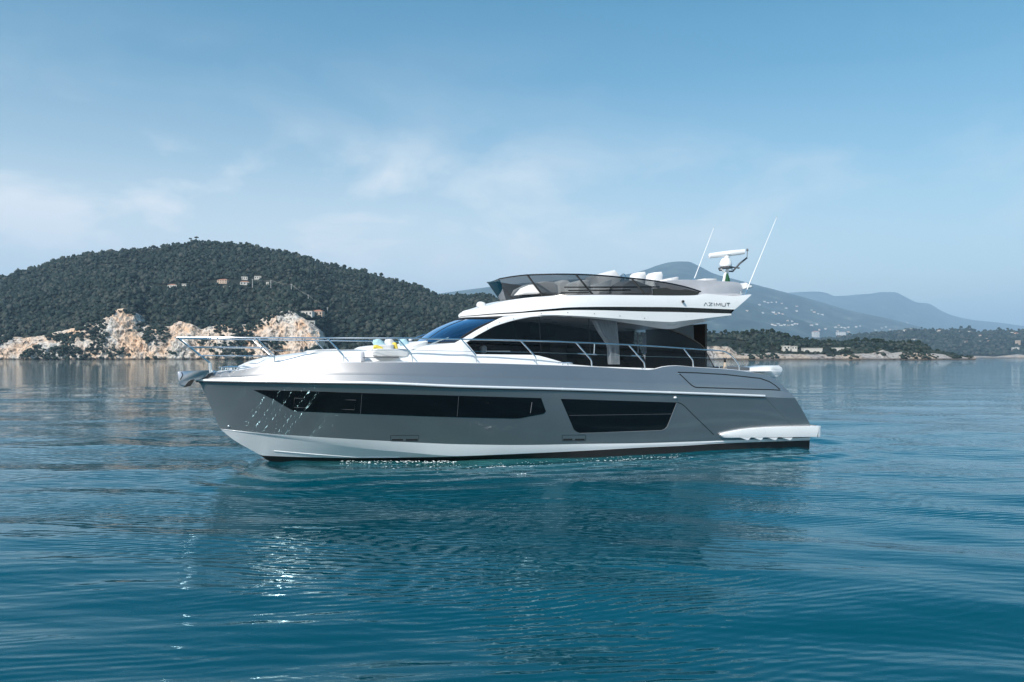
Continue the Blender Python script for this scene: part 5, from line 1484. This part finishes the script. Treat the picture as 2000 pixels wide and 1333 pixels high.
def tree_proto(kind, seed):
    if kind == 'round_tree': R, H, trunk = 3.0, 5.2, 2.2
    else: R, H, trunk = 3.4, 3.0, 4.6
    root = empty(kind)
    mb = MB(); mb.tube([(0, 0, -1.0), (0.1, 0, trunk * 0.6), (0.05, 0.1, trunk + H * 0.3)], [0.32, 0.24, 0.12], 7)
    for a in (0.4, 2.3, 4.2): mb.tube([(0.08, 0, trunk * 0.7), (R * 0.5 * math.cos(a), R * 0.5 * math.sin(a), trunk + H * 0.3)], [0.14, 0.05], 5)
    mb.build('trunk', M_trunk, root)
    V, Fc = crown_mesh(seed, R, H, kind != 'round_tree'); V[:, 2] += trunk + H * 0.5
    mesh_np('crown', V, Fc, M_crown, root)
    return root
def dup(root):
    c = root.copy(); COL.objects.link(c)
    for ch in root.children:
        d = ch.copy(); COL.objects.link(d); d.parent = c
    return c
protos = {('round_tree', 0): tree_proto('round_tree', 1), ('round_tree', 1): tree_proto('round_tree', 2), ('round_tree', 2): tree_proto('round_tree', 3), ('umbrella_pine', 0): tree_proto('umbrella_pine', 4)}
used = set()
def plant(kind, var, loc, sc, label, group):
    key = (kind, var); pr = protos[key]
    o = pr if key not in used else dup(pr); used.add(key)
    o.location = loc; o.scale = (sc, sc, sc * random.uniform(0.9, 1.15)); o.rotation_euler = (0, 0, random.uniform(0, 6.28))
    tag(o, label, 'tree', group); return o
# skyline of the left hill
for x, s in ((372, 1.1), (384, 1.5)):
    P = hillA.sample(np.array([float(x)]), np.array([0.995]))[0]
    plant('umbrella_pine', 0, tuple(P + np.array([0, 0, 1.6])), s * 0.68, ('smaller' if x == 372 else 'larger') + ' of the two umbrella pines standing clear on the left summit', 'pines on the summit')
for x in (30, 100, 112, 121, 134, 147, 158, 173, 188, 201, 214, 228, 240, 249, 262, 288, 330, 420, 432, 452, 470, 482, 502, 533, 545, 560, 578, 606, 622, 648, 660, 672, 692, 706, 712, 733, 745, 775, 800, 812, 835, 870, 882, 905, 925, 943, 960):
    P = hillA.sample(np.array([float(x)]), np.array([0.995]))[0]
    plant('round_tree', random.randint(0, 2), tuple(P + np.array([0, 0, random.uniform(-4.2, -2.4)])), random.uniform(0.7, 1.25), 'round dark tree on the skyline of the left hill', 'trees along the skyline of the left hill')
# front and skyline of the near headland
for x in list(range(1352, 1640, 9)) + list(range(1648, 1810, 7)) + [1822, 1832, 1845]:
    P = hillB.sample(np.array([x + random.uniform(-3, 3)]), np.array([random.uniform(0.86, 0.99)]))[0]
    plant('round_tree', random.randint(0, 2), tuple(P + np.array([0, 0, -1.5])), random.uniform(0.62, 0.95), 'bushy dark tree along the top of the near headland', 'trees along the top of the near headland')
for x, y in ((1432, 668), (1444, 672), (1453, 676), (1462, 674), (1470, 679), (1478, 676), (1492, 672), (1436, 680), (1512, 674), (1524, 678), (1536, 680), (1548, 677), (1560, 675), (1600, 682), (1626, 684), (1650, 684), (1700, 684), (1714, 682), (1772, 682), (1796, 683)):
    P = hillB.locate(x, y + 6)
    plant('round_tree', random.randint(0, 2), tuple(P + np.array([0, 0, -1.5])), random.uniform(0.5, 0.8), 'bushy tree on the pale slope just above the shore rocks of the near headland', 'trees above the shore rocks of the near headland')
for x, s in ((1800, 1.0), (1822, 1.1), (1838, 0.9), (1855, 0.9), (1877, 1.6), (1893, 1.7), (1922, 1.0), (1951, 1.4), (1968, 1.1), (1990, 1.1)):
    P = hillC.sample(np.array([float(x)]), np.array([0.99]))[0]
    plant('round_tree', random.randint(0, 2), tuple(P), s * 1.5, 'distant round tree on the crest of the coastal slope at the right', 'trees on the crest of the coastal slope')

# -- houses
def house(p, w, h, d, rot, wall, label, group=None, roof='hip', windows=0, cat='house', storeys=1):
    r = empty('house', tuple(p), rot)
    mb = MB(); mb.box((0, 0, h / 2 - 1.0), (w, d, h + 2.0)); mb.build('wall', wall, r, smooth=False)
    o = 0.35; a, b = w / 2 + o, d / 2 + o; hh = 0.22 * d
    mb = MB()
    if roof == 'hip':
        k = max(0.0, a - b)
        mb.add([(-a, -b, h), (a, -b, h), (a, b, h), (-a, b, h), (-k, 0, h + hh), (k, 0, h + hh)], [(0, 1, 5, 4), (2, 3, 4, 5), (1, 2, 5), (3, 0, 4), (0, 3, 2, 1)])
        mb.build('roof', M_roof, r, smooth=False)
    else:
        mb.box((0, 0, h + 0.18), (w + 0.5, d + 0.5, 0.35)); mb.build('roof', M_wall, r, smooth=False)
    if windows:
        for s in range(storeys):
            for i in range(windows):
                x = -w / 2 + w * (i + 0.5) / windows; z = h * (s + 0.5) / storeys
                mb = MB(); mb.box((x, -d / 2 - 0.02, z), (w / windows * 0.42, 0.10, h / storeys * 0.48)); mb.build('window', M_pane, r, smooth=False)
    return tag(r, label, cat, group)
def hx(hill, x, y): return hill.locate(x, y)
G1 = 'houses in the clearing on the left hill'
for x, y, w, h, wl_, rf, nw, lab in (
    (298, 564, 12, 2.6, M_wall, 'flat', 4, 'long low white house leftmost in the clearing on the left hill'),
    (338, 562, 13, 4.0, M_wall, 'hip', 4, 'white house with rows of windows right of the low house on the left hill'),
    (361, 561, 6, 4.5, M_wall, 'flat', 2, 'small white cube house between two larger houses on the left hill'),
    (392, 570, 9, 3.0, M_wall, 'flat', 2, 'lowest small white house of the clearing, half hidden by trees'),
    (436, 553, 16, 4.5, M_wall2, 'hip', 4, 'ochre house with broad terracotta roof above the white terrace wall'),
    (447, 563, 14, 2.2, M_wall, 'flat', 0, 'long white terrace building below the ochre house'),
    (478, 546, 9, 4.0, M_wall, 'flat', 3, 'white villa with flat roof above the ochre house'),
    (504, 545, 10, 4.0, M_wall, 'flat', 3, 'highest white villa to the right on the wooded hillside'),
    (478, 556, 13, 4.0, M_wall, 'hip', 3, 'pale villa with terracotta roof in the middle of the hillside'),
    (527, 555, 8, 2.6, M_wall, 'flat', 2, 'small white house beside the utility poles on the left hill')):
    P = hx(hillA, x, y) - np.array([0, 0, 0.6]); house(P, w * 0.82, h * 0.85, 6, random.uniform(-0.3, 0.3), wl_, lab, G1, rf, nw, storeys=2 if h >= 4.5 else 1)
for x, y, w, h, wl_, rf, nw, lab in (
    (598, 617, 15, 4.2, M_wall, 'flat', 4, 'long white house right above the highest orange cliff'),
    (622, 617, 11, 4.5, M_wall2, 'hip', 3, 'pinkish house right of the long white house above the cliff'),
    (606, 634, 9, 3.2, M_wall, 'flat', 3, 'small pale house in the trees just right of the orange cliff')):
    P = hx(hillA, x, y); house(P, w, h, 7, random.uniform(-0.2, 0.3), wl_, lab, 'houses above the orange cliff', rf, nw)
for x, y, w, h, lab in ((1532, 685, 6, 2.8, 'small white hut leftmost above the rocks of the near headland'), (1547, 685, 5, 2.4, 'tiny white hut right of the first hut on the near headland'),
                   (1583, 686.5, 17, 1.5, 'long pale low building above the shore rocks of the near headland'), (1640, 685.5, 15, 1.4, 'second long pale building above the shore rocks, under dark trees')):
    P = hx(hillB, x, y - 0); P = P + np.array([0, -3, 1.0]); house(P, w, h, 5, random.uniform(-0.15, 0.15), M_wall, lab, 'buildings on the near headland', 'flat', 0 if w > 10 else 2)
def far_houses(hill, pts, label, group, wmin=12, wmax=22, hmax=11):
    for x, y in pts:
        P = hx(hill, x, y); w = random.uniform(wmin, wmax)
        house(P, w, random.uniform(0.45, 0.8) * hmax, 12, random.uniform(-0.5, 0.5), M_wall if random.random() < 0.75 else M_wall2, label, group, random.choice(('hip', 'flat')), 0)
far_houses(hillD, [(1483, 597), (1493, 591), (1500, 593), (1507, 592), (1516, 592), (1527, 594), (1556, 600), (1535, 603)], 'tiny pale house of the highest hamlet on the hazy mountainside', 'houses of the highest hamlet', 16, 30, 15)
far_houses(hillD, [(1459, 609), (1490, 613), (1510, 612), (1515, 615), (1521, 613), (1528, 615), (1556, 609), (1590, 611), (1598, 614), (1606, 616), (1585, 607)], 'tiny pale house of the middle hamlet on the hazy mountainside', 'houses of the middle hamlet', 16, 30, 15)
far_houses(hillD, [(1508, 636), (1513, 637), (1520, 634), (1525, 637), (1532, 636), (1540, 637), (1547, 636), (1552, 634), (1557, 634), (1585, 637), (1595, 635), (1547, 629), (1538, 628), (1600, 646), (1612, 644)], 'tiny pale house in the village row at the foot of the mountain', 'houses of the village row at the mountain foot', 15, 28, 14)
far_houses(hillD, [(1632, 641), (1638, 637), (1643, 641), (1650, 642), (1657, 641), (1636, 648), (1657, 650), (1672, 640), (1680, 638)], 'tiny pale house of the village right of the white tower house', 'houses of the village right of the tower house', 15, 28, 14)
far_houses(hillD, [(1710, 646), (1722, 642), (1730, 640), (1738, 645), (1772, 632)], 'tiny pale house on the low right shoulder of the mountain', 'houses on the right shoulder of the mountain', 15, 26, 14)
P = hx(hillD, 1593, 659); house(P, 48, 42, 34, 0.2, M_wall, 'white tower house standing above the headland trees', None, 'hip', 4, storeys=4)
P = hx(hillD, 1642, 657); house(P, 74, 34, 30, -0.15, M_wall, 'large white villa directly above the headland trees, right of the tower house', None, 'flat', 5, storeys=3)
far_houses(hillC, [(1876, 650), (1862, 649), (1768, 648), (1780, 641), (1834, 649), (1891, 651), (1875, 657), (1916, 659), (1910, 670), (1889, 671), (1925, 664), (1934, 670), (1958, 668), (1976, 653), (1984, 655), (1994, 658), (1945, 662), (1786, 665), (1810, 669)], 'small pale house among trees on the coastal slope at the right', 'houses on the coastal slope', 8, 15, 9)
P = hx(hillC, 1988, 676); house(P, 11, 17, 10, 0.1, M_wall2, 'tall reddish waterfront tower block near the right edge', None, 'flat', 3, storeys=5)
P = hx(hillC, 1983, 687); house(P, 16, 12, 12, -0.1, M_wall, 'white waterfront house just below the reddish tower block', None, 'flat', 3, storeys=3)

# -- utility poles up the left hill
poles = []
for x, yt, yb in ((493, 551, 563), (529, 552, 566), (569, 560, 570), (602, 581, 592), (640, 606, 618)):
    P = hx(hillA, x, yb); h = (yb - yt) / F * P[1] + 3
    r = empty('utility_pole', tuple(P))
    MB().tube([(0, 0, -1), (0, 0, h)], [0.34, 0.24], 8).build('post', M_pole, r)
    mb = MB(); mb.box((0, 0, h - 0.7), (2.4, 0.22, 0.22)); mb.build('crossarm', M_pole, r, smooth=False)
    tag(r, 'pale utility pole rising above the trees of the left hill', 'utility pole', 'utility poles on the left hill'); poles.append((P[0], P[1], P[2] + h - 0.6))
mb = MB()
for a, b in zip(poles[:-1], poles[1:]):
    mb.tube([tuple(np.array(a) * (1 - t) + np.array(b) * t - np.array([0, 0, 5 * t * (1 - t)])) for t in np.linspace(0, 1, 7)], 0.06, 5)
o = mb.build('power_line', M_pole); tag(o, 'thin power line strung between the pale poles on the left hill', 'power line')

# ---- haze: one even box of air round everything
def build_haze():
    mb = MB(); mb.box((0, 13500, 749), (64200, 30000, 1502)); o = mb.build('haze', None or HZ, smooth=False)
    tag(o, 'thin blue haze over the bay', kind='stuff')
HZ = bpy.data.materials.new('haze_air'); HZ.use_nodes = True
hn, hl = HZ.node_tree.nodes, HZ.node_tree.links
hn.clear()
ho = hn.new('ShaderNodeOutputMaterial'); pv = hn.new('ShaderNodeVolumePrincipled')
pv.inputs['Color'].default_value = (0.57, 0.79, 1.0, 1)
pv.inputs['Density'].default_value = 0.000088
pv.inputs['Anisotropy'].default_value = 0.0
hl.new(pv.outputs[0], ho.inputs['Volume'])
build_haze()
